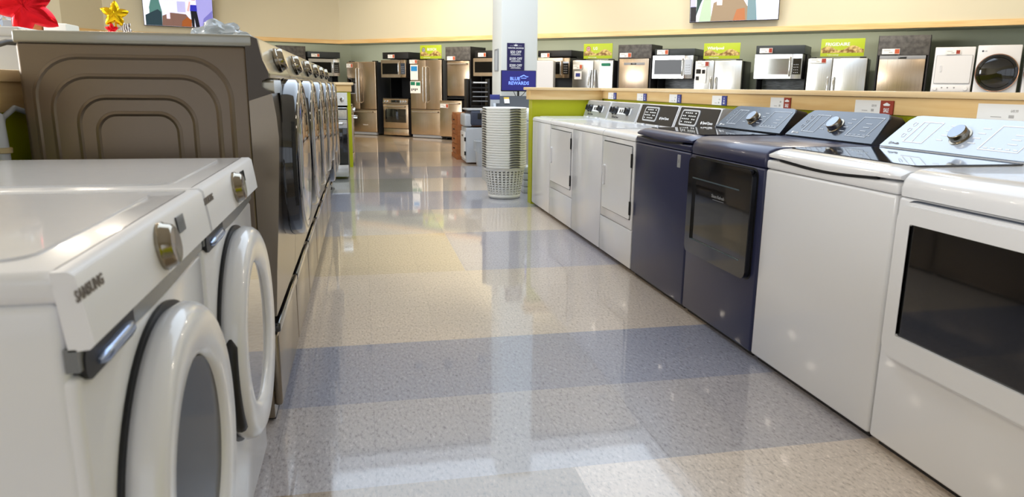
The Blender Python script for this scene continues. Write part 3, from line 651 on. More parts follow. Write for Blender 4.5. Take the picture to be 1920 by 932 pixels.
# ------------------------------------------------------------ balloons
def star(loc, R, mt, name, label, rotz=0, tilt=0, strings=True, puffs=.32):
    r = thing(name, label, 'balloon', loc, rotz); n = 10; rings = 7
    m = MB(); vs = []; fs = []; N_ = 50
    def rad(a):
        k = (a/(2*pi)*5) % 1; t = abs(k-.5)*2   # 1 at the tips
        return R*(.54+.46*t**1.1)
    for sgn in (-1, 1):
        base = len(vs)
        for j in range(rings+1):
            q = j/rings
            for k in range(N_):
                a = 2*pi*k/N_+pi/2; rr_ = rad(2*pi*k/N_)*q; w = sgn*R*puffs*(max(0, 1-q**2.2))**.6*(1+.10*noise.noise(Vector((a*3, q*6, sgn))))*(1 if j < rings else 0)
                x, z = rr_*cos(a), rr_*sin(a); vs.append((x*cos(tilt)-z*sin(tilt), w, x*sin(tilt)+z*cos(tilt)))
        for j in range(rings):
            for k in range(N_): fs.append((base+j*N_+k, base+j*N_+(k+1) % N_, base+(j+1)*N_+(k+1) % N_, base+(j+1)*N_+k))
    m.add(vs, fs)
    # crimped inflation tail at the bottom
    m.prism([(-.05*R, -.42*R), (.05*R, -.42*R), (.09*R, -.9*R), (.02*R, -1.02*R), (-.07*R, -.92*R)], 'y', -.012*R, .012*R)
    m.obj('balloon_body', mt, r, 80)
    if strings: m = MB(); m.tube([(0, 0, -1.0*R), (.01, .0, -R-.08), (0, 0, 1.418-loc[2])], .0022, 6); m.obj('ribbon', whitem, r)
    return r
foil_r = mat('red_foil', (214, 16, 30), .2, metal=.75, bump=.5, bs=14); foil_g = mat('gold_foil', (214, 172, 20), .16, metal=.9, bump=.6, bs=18); foil_s = mat('silver_foil', (190, 196, 200), .14, metal=.95, bump=.8, bs=18)
star((-1.785, 4.55, 1.60), .175, foil_r, 'star_balloon', 'large red foil star balloon at the top left edge', 10, .35)
star((-1.945, 4.62, 1.60), .10, foil_s, 'star_balloon', 'silver foil balloon cut by the left edge beside the red star', 10, .2)
star((-1.776, 6.02, 1.694), .10, foil_g, 'star_balloon', 'gold foil star balloon above the graphite row', 8, -.08)
star((-1.80, 6.0, 1.585), .048, foil_r, 'star_balloon', 'small red foil balloon tucked under the gold star', 5, .0)
zeb = bpy.data.materials.new('zebra_foil'); zeb.use_nodes = True; nt = zeb.node_tree; wv = nt.nodes.new('ShaderNodeTexWave'); wv.inputs['Scale'].default_value = 22; wv.inputs['Distortion'].default_value = 6
cr = nt.nodes.new('ShaderNodeValToRGB'); cr.color_ramp.interpolation = 'CONSTANT'; cr.color_ramp.elements[0].color = lin((60, 36, 30)); cr.color_ramp.elements[1].position = .45; cr.color_ramp.elements[1].color = lin((235, 230, 226))
tcn = nt.nodes.new('ShaderNodeTexCoord'); nt.links.new(tcn.outputs['Object'], wv.inputs['Vector']); nt.links.new(wv.outputs['Color'], cr.inputs[0]); nt.links.new(cr.outputs[0], nt.nodes['Principled BSDF'].inputs['Base Color']); nt.nodes['Principled BSDF'].inputs['Roughness'].default_value = .25
star((-1.715, 6.03, 1.60), .05, zeb, 'star_balloon', 'small zebra striped foil balloon under the gold star', 5, .4)

# things further left beyond the half wall
B(-.09, .09, 0, .3, 0, 1.69, .01).obj('tall_cabinet', whitem, None, 40, (-2.545, 7.0, 0)); tag(bpy.data.objects['tall_cabinet'], 'tall white cabinet top showing left of the gold star balloon', 'cabinet')
o = B(-.055, .055, 0, .3, 0, 1.69, .01).obj('wooden_cabinet', woodo, None, 40, (-2.70, 7.0, 0)); tag(o, 'brown wooden cabinet top beside the white one, under the red star balloon', 'cabinet')
r = thing('sign_stand', 'slim white sign stand at the left edge under the silver balloon', 'sign', (-2.055, 4.95, 1.418), 15)
B(-.03, .03, -.008, .008, .0, .14, .004).obj('sign_panel', greyl, r); B(-.04, .04, -.04, .04, 0, .012, .003).obj('base', greyl, r)

# ------------------------------------------------------------ appliances for the far wall (front at y=0 facing -y)
def text_obj(t, x, z, size, y, mt, parent, name='lettering', **k): return MB().text(t, x, z, size, y, **k).obj(name, mt, parent)
def fridge(label, loc, rot, w, H, fm, dz=.62, handles='straight', dispenser=False, seam=0, badge=None, cabm=None, plate=None, name='refrigerator'):
    r = thing(name, label, 'refrigerator', loc, rot); h = w/2; D = .74
    B(-h+.004, h-.004, .07, D, .03, H-.015, .006).obj('cabinet', cabm or greyd, r)
    m = MB(); m.box(-h+.03, -h+.13, .05, .16, H-.015, H+.012, .006); m.box(h-.13, h-.03, .05, .16, H-.015, H+.012, .006); m.obj('hinge_covers', blacks, r)
    s = seam
    dl = B(-h, s-.003, 0, .065, dz+.006, H-.01, .012, 3).obj('door', fm, r); dr = B(s+.003, h, 0, .065, dz+.006, H-.01, .012, 3).obj('door', fm, r)
    dw = B(-h, h, 0, .065, .075, dz-.004, .012, 3).obj('freezer_drawer', fm, r)
    B(-h+.03, h-.03, .02, .08, .012, .07, .004).obj('kick_grille', grey, r)
    for par, x in ((dl, s-.045), (dr, s+.045)):
        m = MB()
        if handles == 'straight': m.tube([(x, 0, H-.16), (x, -.05, H-.175), (x, -.055, H-.2), (x, -.055, dz+.2), (x, -.05, dz+.175), (x, 0, dz+.16)], .013, 10)
        elif handles == 'curved': m.tube([(x+(.02 if x > s else -.02)*sin(pi*k/12), -.02-.06*sin(pi*k/12), H-.2-(H-.35-dz)*k/12) for k in range(13)], .02, 10)
        else: m.tube([(x, 0, 1.41), (x, -.04, 1.40), (x, -.045, 1.36), (x, -.045, dz+.15), (x, -.04, dz+.11), (x, 0, dz+.10)], .016, 10)
        m.obj('handle', chrome if handles != 'straight' else steell, par)
    m = MB(); m.tube([(-h+.08, 0, dz-.05), (-h+.08, -.055, dz-.052), (h-.08, -.055, dz-.052), (h-.08, 0, dz-.05)], .014, 10); m.obj('handle', steell, dw)
    if dispenser:
        g = B(-h+.05, s-.12, -.004, .02, 1.24, 1.37, .004).obj('dispenser_panel', black, dl)
        MB().frame(rr(-h+.06, s-.12, .99, 1.235, .01), rr(-h+.08, s-.14, 1.01, 1.215, .008), 'y', -.006, .01).obj('dispenser_frame', grey, dl)
        B(-h+.08, s-.14, -.0015, .01, 1.01, 1.215).obj('dispenser_well', blacks, dl)
    if badge: text_obj(badge, (s+h)/2-.1 if not plate else 0, .24, .035, -.001, inkw, dw)
    return r
def card(label, loc, rot, w=.17, hh=.085, bc=orange, grp='small price tags on the far appliances'):
    r = thing('price_tag', label, 'price tag', loc, rot, grp)
    m = MB(); m.box(-w/2, w/2, -.003, 0, 0, hh); m.mi = 1; m.box(w*.22, w/2-.004, -.0042, -.002, .006, hh-.006); m.mi = 2; m.box(-w*.4, -w*.02, -.0038, -.002, hh*.62, hh*.72); m.box(-w*.1, w*.1, -.0038, -.002, hh*.25, hh*.4); m.obj('tag', [ppl, bc, inkl], r); return r
def microwave(label, loc, rot, w=.76, hh=.40, fm=steell, grp=None, bright=False):
    r = thing('microwave', label, 'microwave', loc, rot, grp); h = w/2; D = .38
    B(-h, h, .03, D, 0, hh, .006).obj('body', blacks, r)
    d = MB(); d.frame(rr(-h, h*.58, .0, hh, .006, 2), rr(-h+.035, h*.58-.05, .075, hh-.075, .006, 2), 'y', -.02, .03); d = d.obj('door', fm, r)
    m = MB(); m.box(-h+.033, h*.58-.048, -.016, .02, .073, hh-.073); m.obj('window', mat('microwave_glass', (14, 13, 13), .08, spec=.3) if not bright else mat('mirror_glass', (150, 152, 150), .08, metal=.8), d)
    m = MB(); m.tube([(h*.58-.028, -.02, hh-.05), (h*.58-.028, -.055, hh-.07), (h*.58-.028, -.062, hh/2), (h*.58-.028, -.055, .07), (h*.58-.028, -.02, .05)], .012, 10); m.obj('handle', chrome, d)
    m = MB(); m.box(h*.58+.003, h, -.02, .03, 0, hh, .004); p = m.obj('control_panel', fm, r)
    m = MB(); m.box(h*.58+.015, h-.012, -.023, -.018, .075, hh-.075); m.mi = 1
    for a in range(3):
        for b_ in range(4): m.box(h*.58+.035+a*.03, h*.58+.05+a*.03, -.0245, -.022, .10+b_*.045, .115+b_*.045)
    m.obj('keypad', [black, grey], p)
    return r
def hutch(label, loc, rot, w, H, mwz, D=.76, tile=True):
    """black display cabinet with a top box, side panels and a tiled back"""
    r = thing('display_cabinet', label, 'display cabinet', loc, rot); h = w/2
    m = MB(); m.box(-h, h, .02, D, mwz+.424, H, .004); m.obj('top_box', blackm if not tile else mat('charcoal_laminate', (50, 56, 58), .4), r)
    m = MB(); m.box(-h, h, D-.04, D, 0, mwz+.42); m.obj('back_panel', blackm, r)
    for s in (-1, 1): m = MB(); m.box(min(s*h, s*(h+.012)), max(s*h, s*(h+.012)), .30, D-.04, 0, mwz+.42); m.obj('side_panel', blackm, r)
    m = MB(); m.box(-h+.014, h-.014, D-.06, D-.04, .93, mwz-.005); m.obj('tile_splashback', slate if tile else blackm, r)
    return r
def range_(label, loc, rot, w=.755, glass=False, back=False):
    r = thing('kitchen_range', label, 'range', loc, rot); h = w/2; fm = steell if glass else steel
    B(-h, h, .04, .66, .03, .89, .006).obj('body', blacks, r)
    B(-h, h, -.005, .66, .89, .912, .006).obj('cooktop', black, r)
    p = MB(); p.prism([(.04, .775), (-.02, .775), (-.02, .80), (.0, .89), (.04, .89)], 'x', -h, h); p = p.obj('control_panel', fm, r)
    if not back:
        B(-.13, .13, -.02, -.005, .80, .865, .003).obj('display', black, p)
        for x in (-h+.06, -h+.14, h-.20, h-.13, h-.06):
            MB().lathe([(.026, 0), (.024, -.03), (.0, -.031)], (x, -.012, .832), 'y', 18).obj('knob', chrome, p)
    d = B(-h, h, -.015, .04, .20, .765, .008).obj('oven_door', black if glass else fm, r)
    B(-h+.06, h-.06, -.019, .0, .335, .655, .006).obj('oven_window', glassdk, d)
    m = MB(); m.tube([(-h+.06, -.015, .715), (-h+.06, -.06, .715), (h-.06, -.06, .715), (h-.06, -.015, .715)], .014 if not glass else .02, 10); m.obj('handle', steell, d)
    if glass: B(-h, h, -.02, .0, .66, .765, .006).obj('door_band', steell, d)
    B(-h, h, -.012, .04, .035, .19, .008).obj('storage_drawer', fm, r)
    if back:
        b_ = MB(); b_.prism([(.60, .912), (.66, .912), (.66, 1.10), (.61, 1.10), (.57, .93)], 'x', -h, h); b_ = b_.obj('backguard', steell, r)
        for x in (-h+.07, -h+.16, h-.07, h-.16, 0):
            MB().lathe([(.028, 0), (.025, -.03), (0, -.031)], (x, .585, 1.01), 'y', 18).obj('knob' if x else 'clock_dial', chrome, b_)
        B(.04, .20, .575, .60, .98, 1.06, .003).obj('display', ppl, b_)
    return r
def dishwasher(label, loc, rot, w=.60, hh=.80, fm=steel, handle='bar', name='dishwasher'):
    r = thing(name, label, 'dishwasher', loc, rot); h = w/2
    B(-h+.006, h-.006, .04, .56, 0, hh, .004).obj('tub', blacks, r)
    d = B(-h, h, 0, .04, .03, hh, .006).obj('door', fm, r)
    if handle == 'bar': m = MB(); m.tube([(-h+.04, 0, hh-.06), (-h+.04, -.05, hh-.06), (h-.04, -.05, hh-.06), (h-.04, 0, hh-.06)], .013, 10); m.obj('handle', steell, d)
    elif handle == 'pocket': B(-h+.1, h-.08, -.004, .01, hh-.12, hh-.075, .003).obj('handle_strip', grey, d); B(-.06, .05, -.006, .01, hh-.115, hh-.085, .003).obj('pocket_handle', black, d)
    else: B(-h, h, -.006, .02, hh-.055, hh, .004).obj('control_strip', grey, d); B(-.06, .06, -.012, .0, hh-.05, hh-.02, .003).obj('pocket_handle', black, d)
    return r
def dw_tower(label, loc, rot, w, H, z0=.95, z1=1.755):
    r = thing('display_cabinet', label, 'display cabinet', loc, rot); h = w/2; D = .62
    for s in (-1, 1): MB().box(s*h-.012-.004*s, s*h+.012-.004*s, .0, D, 0, H).obj('side_panel', mat('tower_black', (30, 28, 28), .5), r)
    MB().box(-h+.01, h-.01, D-.02, D, 0, H).obj('back_panel', blackm, r)
    MB().box(-h, h, -.006, D-.02, z1+.005, H, .003).obj('stone_header', stone, r)
    MB().box(-h+.014, h-.014, .01, D-.03, z0-.03, z0-.005).obj('shelf', blackm, r)
    return r
def brand_sign(label, loc, rot, w, hh, word, logo=None, italic=False):
    r = thing('brand_sign', label, 'sign', loc, rot, 'lime green brand signs on the appliance tops')
    B(-w/2, w/2, -.006, .006, 0, hh, .002).obj('board', limed, r)
    m = MB(); n = 14
    top = [(-w/2+.01+(w-.02)*k/n, hh*(.44+.13*sin(k*.75)+.06*(k/n))) for k in range(n+1)]
    m.prism([(w/2-.01, hh*.20), (-w/2+.01, hh*.20)]+top, 'y', -.009, -.005); m.obj('picture', photo, r)
    m = MB(); m.text(word, -w*.16 if logo else -w*.40, hh*.60, hh*.26, -.008, 'LEFT', bold=.0016, sx=1.0); m.text('4 piece package', -w*.34, hh*.06, hh*.10, -.008, 'LEFT'); m.obj('lettering', [inkw], r)
    if logo:
        m = MB(); m.lathe([(hh*.17, -.009), (0, -.0095)], (-w*.33, 0, hh*.66), 'y', 24); lo = m.obj('logo', mat('logo_red', (150, 28, 50), .4) if logo == 'red' else greyd, r)
        m = MB(); m.frame(circ(-w*.33, hh*.66, hh*.125, 20), circ(-w*.33, hh*.66, hh*.10, 20), 'y', -.0105, -.009); m.box(-w*.335, -w*.325, -.0105, -.009, hh*.60, hh*.72); m.box(-w*.33, -w*.33+hh*.06, -.0105, -.009, hh*.60, hh*.62); m.obj('logo_mark', inkw, lo)
    return r
R1 = -41.6
def at1(s0, s1_, z=0, back=.02): return s1((s0+s1_)/2, z, back)
# corner section left of the fridge (wall at the other angle)
R2 = 19.3
dw_tower('stone topped display cabinet left of the over-range microwave, near the room corner', s2(1.19, 0, .02), R2, .66, 2.10)
dishwasher('stainless dishwasher raised in the stone topped cabinet near the room corner', s2(1.19, .95, .03), R2, .60, .80)
hutch('charcoal display cabinet above the counter end, next to the tall bronze refrigerator', s2(.40, 0, .02), R2, .80, 1.985, 1.42)
microwave('stainless microwave left of the tall bronze refrigerator, above the counter end', s2(.42, 1.415, .0), R2, .76, .40)
card('price tag above the microwave left of the bronze refrigerator', s2(.62, 1.86, .012), R2, .20, .075)
# wall 1
fridge('bronze stainless french door refrigerator with water dispenser, leftmost tall one on the far wall', at1(-1.84, -.93), R1, .91, 1.765, steel, dispenser=True, seam=-.07, badge='KitchenAid', cabm=mat('fridge_side', (40, 42, 46), .4))
card('price tag on the leftmost tall refrigerator', s1(-1.72, 1.62, -.005), R1, .2, .09)
hutch('black display cabinet around the microwave between the two bronze refrigerators', at1(-.71, .06), R1, .77, 1.965, 1.39, tile=False)
microwave('microwave mounted over the stainless range on the far wall', s1(-.33, 1.385, -.02), R1, .73, .40, steel)
range_('stainless range with black window, between the two bronze refrigerators', at1(-.71, .05), R1)
card('price tag above the microwave over the stainless range', s1(-.42, 1.83, .008), R1, .2, .08)
fridge('bronze stainless french door refrigerator under the lime sign, right of the stainless range', at1(.12, 1.02), R1, .90, 1.79, steel, seam=.0, dz=.66, badge=None, cabm=mat('fridge_side2', (96, 98, 100), .4))
card('price tag at the top left of the bronze refrigerator under the lime sign', s1(.24, 1.70, -.005), R1, .22, .085)
o = B(-.11, .11, -.003, 0, 0, .34).obj('energy_guide', ppl, None, 40, s1(.26, 1.33, -.005)); o.rotation_euler[2] = radians(R1); tag(o, 'white energy sheet with blue square on the refrigerator beside the range', 'label sheet')
m = MB(); m.box(-.09, .09, -.0045, -.0025, .20, .31); m.obj('blue_square', skyb, o)
o = B(-.15, .15, -.003, 0, 0, .27).obj('rebate_sheet', ppl, None, 40, s1(.29, 1.03, -.005)); o.rotation_euler[2] = radians(R1); tag(o, 'white rebate sheet with green corner labels low on the refrigerator beside the range', 'label sheet')
m = MB(); m.box(-.14, -.01, -.0045, -.0025, .18, .26); m.box(.02, .14, -.0045, -.0025, .17, .25); m.mi = 1
for k in range(4): m.box(-.12+k*.05, -.09+k*.05, -.0045, -.0025, .05+.02*(k % 2), .11)
m.obj('green_marks', [green, ink], o)
brand_sign('lime green sign reading BOSCH on top of the bronze refrigerator', s1(.72, 1.805, .03), R1, .60, .30, 'BOSCH', 'grey')
dw_tower('stone topped black cabinet holding two stainless dishwashers on the far wall', at1(1.15, 1.80), R1, .66, 2.055)
dishwasher('upper stainless dishwasher in the stone topped cabinet right of the lime sign', s1(1.49, .955, .0), R1, .60, .79)
dishwasher('lower stainless dishwasher standing on the floor under the stone topped cabinet', s1(1.40, .05, -.18), R1, .60, .83)
card('price tag at the left of the stone header above the stacked dishwashers', s1(1.30, 1.765, .0), R1, .22, .085)
card('price tag on the lower dishwasher door', s1(1.23, .72, -.185), R1, .22, .085)
hutch('black display cabinet partly hidden behind the white pillar', at1(1.90, 2.70), R1, .78, 1.965, 1.39, tile=False)
microwave('bronze stainless microwave left of the white pillar', s1(2.30, 1.42, -.02), R1, .76, .38, steel)
card('price tag above the microwave by the white pillar', s1(2.12, 1.83, .0), R1, .2, .085)
# right of the pillar
hutch('black display cabinet just right of the pillar, behind the plain white freezer', at1(3.48, 4.26), R1, .77, 1.94, 1.39, tile=False)
range_('black range under the display cabinet just right of the pillar', at1(3.49, 4.25), R1)
microwave('microwave behind the plain white freezer', s1(3.88, 1.385, -.0), R1, .73, .40, steel)
card('price tag on the black cabinet just right of the pillar', s1(3.68, 1.80, .0), R1, .2, .085)
# plain white freezer standing in front of the line
FZ = thing('upright_freezer', 'plain white upright freezer standing right of the pillar', 'freezer', (3.30, 13.82, 0), -20)
B(-.31, .31, .05, .60, .02, 1.70, .012, 3).obj('cabinet', grey, FZ); dd = B(-.32, .32, 0, .055, .03, 1.69, .02, 4).obj('door', white, FZ)
MB().tube([(-.29, 0, 1.2), (-.29, -.03, 1.18), (-.29, -.03, .8), (-.29, 0, .78)], .011, 8).obj('handle', white2, dd)
fridge('stainless french door refrigerator with curved handles under the lime sign with a red circle', at1(4.30, 5.19), R1, .89, 1.745, steell, handles='curved', seam=.02, cabm=blacks)
brand_sign('lime green sign reading LG with a red circle', s1(4.85, 1.765, .03), R1, .62, .29, 'LG', 'red')
card('price tag at the left of the curved handle refrigerator', s1(4.43, 1.56, -.005), R1, .2, .09)
o = B(-.08, .08, -.003, 0, 0, .16).obj('energy_guide', ppl, None, 40, s1(4.44, 1.36, -.005)); o.rotation_euler[2] = radians(R1); tag(o, 'small white and purple sheet on the curved handle refrigerator', 'label sheet')
B(-.05, .05, -.0045, -.0025, .05, .12).obj('purple_square', blue, o)
o = B(-.09, .09, -.003, 0, 0, .055).obj('green_sticker', green, None, 40, s1(5.04, 1.62, -.005)); o.rotation_euler[2] = radians(R1); tag(o, 'green sticker at the top right of the curved handle refrigerator', 'sticker')
dw_tower('stone topped black cabinet right of the curved handle refrigerator', at1(5.30, 5.97), R1, .67, 2.02)
dishwasher('stainless dishwasher with a pocket handle right of the curved handle refrigerator', s1(5.63, .955, .0), R1, .61, .80, handle='pocket')
card('price tag on the stone header over the pocket handle dishwasher', s1(5.45, 1.78, .0), R1, .24, .085)
hutch('dark display cabinet with slate splashback, left of the plain white-steel refrigerator', at1(6.02, 6.82), R1, .775, 1.93, 1.385)
microwave('stainless microwave with curved handle over the slate splashback, right of the pocket handle dishwasher', s1(6.42, 1.38, -.03), R1, .78, .42)
range_('stainless range below the slate splashback, right of the pocket handle dishwasher', at1(6.04, 6.80), R1)
card('price tag above the microwave with curved handle', s1(6.20, 1.825, .0), R1, .22, .085)
fridge('pale stainless refrigerator with white lower handles under the third lime sign', at1(6.83, 7.70), R1, .87, 1.715, steell, handles='low', seam=-.07, cabm=blacks)
brand_sign('lime green sign reading Whirlpool', s1(7.31, 1.735, .03), R1, .66, .28, 'Whirlpool')
card('price tag at the top of the refrigerator with white lower handles', s1(6.98, 1.60, -.005), R1, .24, .09, red)
m = MB(); m.box(-.10, .10, -.003, 0, 0, .28); o = m.obj('energy_guide', ppl, None, 40, s1(6.96, 1.30, -.005)); o.rotation_euler[2] = radians(R1); tag(o, 'white sheet with black pictures on the refrigerator with white lower handles', 'label sheet')
m = MB(); m.box(-.09, .0, -.0045, -.0025, .17, .25); m.box(.02, .08, -.0045, -.0025, .17, .24); m.box(-.09, -.03, -.0045, -.0025, .05, .12); m.obj('print', black, o)
hutch('dark display cabinet with slate splashback, between the third and fourth lime signs', at1(7.90, 8.76), R1, .82, 1.955, 1.385)
microwave('mirror-fronted stainless microwave between the third and fourth lime signs', s1(8.33, 1.38, -.03), R1, .80, .42, bright=True)
range_('stainless range under the mirror-fronted microwave', at1(7.94, 8.70), R1)
card('price tag above the mirror-fronted microwave', s1(8.10, 1.825, .0), R1, .22, .085, red)
fridge('pale stainless refrigerator with two short handles under the fourth lime sign', at1(8.80, 9.76), R1, .94, 1.735, steell, handles='low', seam=-.07, cabm=blacks)
brand_sign('lime green sign reading FRIGIDAIRE', s1(9.34, 1.755, .03), R1, .68, .29, 'FRIGIDAIRE')
card('price tag at the top left of the refrigerator with two short handles', s1(8.98, 1.645, -.005), R1, .26, .08, red)
dw_tower('stone topped black cabinet right of the fourth lime sign', at1(9.88, 10.64), R1, .74, 2.075)
dishwasher('stainless dishwasher with top control strip in the rightmost stone topped cabinet', s1(10.26, .955, .0), R1, .67, .80, handle='strip')
card('price tag on the rightmost stone header', s1(10.08, 1.78, .0), R1, .26, .085)
# stacked laundry centres at the right end
def laundry_centre(label, loc, rot, w=.55, H=1.88):
    r = thing('laundry_centre', label, 'laundry centre', loc, rot); h = w/2
    B(-h, h, .01, .68, .02, H, .012, 3).obj('cabinet', white, r)
    d = MB().prism(rr(-h+.035, h-.03, 1.32, 1.75, .012), 'y', -.008, .012).obj('dryer_door', white, r)
    MB().frame(rr(-h+.030, h-.025, 1.315, 1.755, .014), rr(-h+.035, h-.03, 1.32, 1.75, .012), 'y', -.003, .012).obj('door_shadow_gap', grey, r)
    MB().frame(rr(-h+.09, -h+.12, 1.50, 1.60, .01), rr(-h+.097, -h+.113, 1.51, 1.59, .006), 'y', -.016, -.006).obj('door_pull', white2, d)
    c = B(-h+.01, h-.01, -.01, .012, 1.19, 1.285, .004).obj('control_panel', white2, r)
    for x in (-h+.06, h-.07): MB().lathe([(.03, 0), (.027, -.03), (0, -.031)], (x, -.01, 1.235), 'y', 20).obj('knob', white2, c)
    for x in (-.12, -.04, .05): MB().lathe([(.012, 0), (0, -.006)], (x, -.011, 1.25), 'y', 12).obj('button', grey, c)
    B(-h+.03, h-.03, .04, .5, .88, .93, .01).obj('washer_lid', white, r)
    return r
laundry_centre('white laundry centre with square dryer door, left of the round black door tower', at1(10.72, 11.26), -43)
def tower(label, loc, rot, w=.575, H=1.90):
    r = thing('laundry_tower', label, 'laundry tower', loc, rot); h = w/2
    B(-h, h, .01, .70, .02, H, .014, 3).obj('cabinet', white, r)
    for zc, nm in ((1.48, 'dryer_door'), (.52, 'washer_door')):
        d = MB().lathe([(.275, .012), (.285, -.03), (.27, -.055), (.235, -.06), (.225, -.045)], (0, 0, zc), 'y', 48).obj(nm, black, r)
        MB().lathe([(.282, -.028), (.288, -.034), (.284, -.042), (.276, -.04)], (0, 0, zc), 'y', 48).obj('copper_trim', mat('copper_trim', (190, 140, 110), .2, metal=1), d)
        MB().lathe([(.226, -.046), (.15, -.06), (0, -.066)], (0, 0, zc), 'y', 40).obj('door_glass', glassdk, d)
    B(-h+.02, h-.02, -.004, .02, .93, 1.08, .004).obj('control_panel', black, r)
    m = MB(); m.lathe([(.014, -.001), (0, -.001)], (-h+.07, .01, H-.09), 'y', 16); m.text('LG', -h+.09, H-.10, .03, .009, 'LEFT'); m.obj('lettering', greyd, r)
    return r
TW = tower('white laundry tower with a round black glass door near the right edge', at1(11.29, 11.87), -43)
dup(TW, at1(11.93, 12.50, back=.02), -43, 'white laundry tower cut off by the right edge of the photo')
card('red-marked price tag on the white laundry centre', s1(10.96, 1.765, -.0), R1, .2, .07, red)

# ------------------------------------------------------------ range at the end of the left half wall
range_('black glass range with silver trim standing at the end of the left half wall', (-.585, 9.55, 0), 0, .755, True, True)
o = range_('stainless range seen edge-on beyond the end of the left half wall', (-.165, 11.65, 0), 90)

# ------------------------------------------------------------ service desk by the pillar
def screen_thing(): pass
r = thing('poster', 'navy poster on the pillar listing winter savings amounts', 'poster', (1.982, 9.497, 1.405), 0)
B(-.116, .116, -.008, 0, 0, .35).obj('board', purple, r)
m = MB()
m.text('WINTER SAVINGS', 0, .278, .026, -.009, bold=.0006)
for k, t in enumerate(('$50 OFF', '$100 OFF', '$200 OFF')):
    m.text(t, 0, .222-k*.085, .046, -.009, bold=.0008, sx=.9)
    m.box(-.06, .06, -.0095, -.008, .208-k*.085, .213-k*.085); m.box(-.07, .07, -.0095, -.008, .197-k*.085, .201-k*.085)
m.prism([(-.02, .312), (.02, .312), (.026, .334), (.012, .322), (0, .342), (-.012, .322), (-.026, .334)], 'y', -.0095, -.008); m.box(-.08, -.03, -.0095, -.008, .315, .317); m.box(.03, .08, -.0095, -.008, .315, .317)
m.obj('lettering', inkw, r)
r = thing('desk', 'dark service desk in front of the pillar behind the basket stack', 'desk', (1.90, 9.02, 0), 0)
B(-.40, .34, -.25, .42, .86, .895, .006).obj('desktop', grey, r); B(-.38, .32, -.2, .4, 0, .86).obj('body', greyl, r)
r = thing('monitor', 'computer monitor with a blue rewards logo on screen, at the pillar', 'monitor', (1.96, 9.20, .895+.0), 0)
B(-.228, .228, -.015, .02, .245, .508, .008).obj('bezel', blackm, r)
scr = B(-.222, .222, -.0175, -.014, .258, .502).obj('screen', mat('screen_navy', (34, 34, 100), emit=(34, 32, 96), es=.8), r)
m = MB(); m.text('BLUE', -.115, .385, .058, -.018, 'LEFT', bold=.0012); m.text('REWARDS', 0, .33, .058, -.018, bold=.0012)
m.prism([(a, b+.14) for a, b in [(.015, .285), (.03, .285), (.065, .302), (.10, .285), (.122, .285), (.122, .297), (.105, .293), (.065, .315), (.02, .295)]], 'y', -.0186, -.0176); m.box(.03, .10, -.0185, -.0178, .408, .415)
m.obj('screen_logo', mat('logo_glow', (120, 150, 255), emit=(120, 150, 255), es=1.0), scr)
m = MB(); m.tube([(0, .01, .25), (0, .015, .01)], .014, 10); m.lathe([(.09, 0), (.09, .008), (0, .012)], (0, .015, 0), 'z', 24); m.obj('stand', blackm, r)
m = MB(); m.tube([(-.06, .02, .25), (-.04, .03, .21), (-.02, .05, .18)], .004, 6); m.tube([(.10, .02, .25), (.07, .03, .21), (.02, .04, .17), (.01, .05, .1)], .004, 6); m.obj('cables', blackm, r)
r = thing('cash_terminal', 'dark grey sloping desk terminal below the monitor', 'terminal', (1.81, 8.88, .897), 0)
m = MB(); m.prism([(-.08, 0), (.10, 0), (.10, .17), (.06, .19), (-.05, .05), (-.08, .03)], 'x', -.20, .235); m.obj('body', blacks, r)
m = MB(); m.prism([(-.09, 0), (.10, 0), (.10, .16), (.05, .18)], 'x', -.235, -.205); m.obj('side_panel', greyl, r)
m = MB(); m.M = slant(0, -.05, .05, .06, .19); m.box(-.095, -.03, -.008, -.002, .06, .15); m.mi = 1; m.box(-.095, -.03, -.009, -.002, .125, .15); m.obj('warning_label', [ppl, mat('label_yellow', (220, 180, 40), .5)], r)
r = thing('card_box', 'small white and purple card box left of the terminal', 'box', (1.60, 8.90, .897), 0)
B(-.055, .055, -.03, .03, 0, .19, .002).obj('box_body', greyl, r); B(-.057, .057, -.032, .032, .145, .205, .002).obj('box_lid', blue, r)
o = thing('wall_frame', 'small framed notice on the shaded left face of the pillar', 'frame', (1.787, 9.80, 1.40), -90)
m = MB(); m.frame(rr(-.12, .12, 0, .29, .004, 2), rr(-.105, .105, .015, .275, .003, 2), 'y', -.012, 0); m.obj('frame', grey, o); B(-.105, .105, -.006, 0, .015, .275).obj('notice', greyl, o)
# bag on top of the desk, right of baskets
b = bmesh.new(); bmesh.ops.create_icosphere(b, subdivisions=3, radius=1)
for v in b.verts: v.co *= 1+.18*noise.noise(v.co*2); v.co = Vector((v.co.x*.15, v.co.y*.14, v.co.z*.10+.06 if v.co.z > -.5 else .008))
tag(MB().bm(b).obj('white_bag', mat('bag_white', (235, 238, 245), .5, trans=.2), None, 50, (1.87, 8.48, .80)), 'soft white bag bulging beside the top of the basket stack', 'bag')
r = thing('side_table', 'low grey table behind the end of the half wall, under the white bag', 'table', (1.95, 8.5, 0), 0)
B(-.2, .25, -.18, .2, .77, .80, .004).obj('tabletop', greyl, r)
for a, c in ((-.18, -.16), (.23, -.16), (-.18, .18), (.23, .18)): MB().tube([(a, c, 0), (a, c, .78)], .012, 8).obj('leg', grey, r)
m = MB()
for k in range(4): m.box(-.14, .16, -.12, .12, .03+k*.075, .09+k*.075, .006)
r = thing('tray_stack', 'stack of pale plastic trays on the floor beside the basket base', 'trays', (1.92, 8.12, 0), 0)
for k in range(4): B(-.14, .16, -.12, .12, k*.078, .07+k*.078, .008).obj('tray', greyl, r)

# copier, bin, drawers and tray rack
r = thing('copier', 'grey office copier standing left of the pillar', 'copier', (1.56, 11.45, 0), -90)
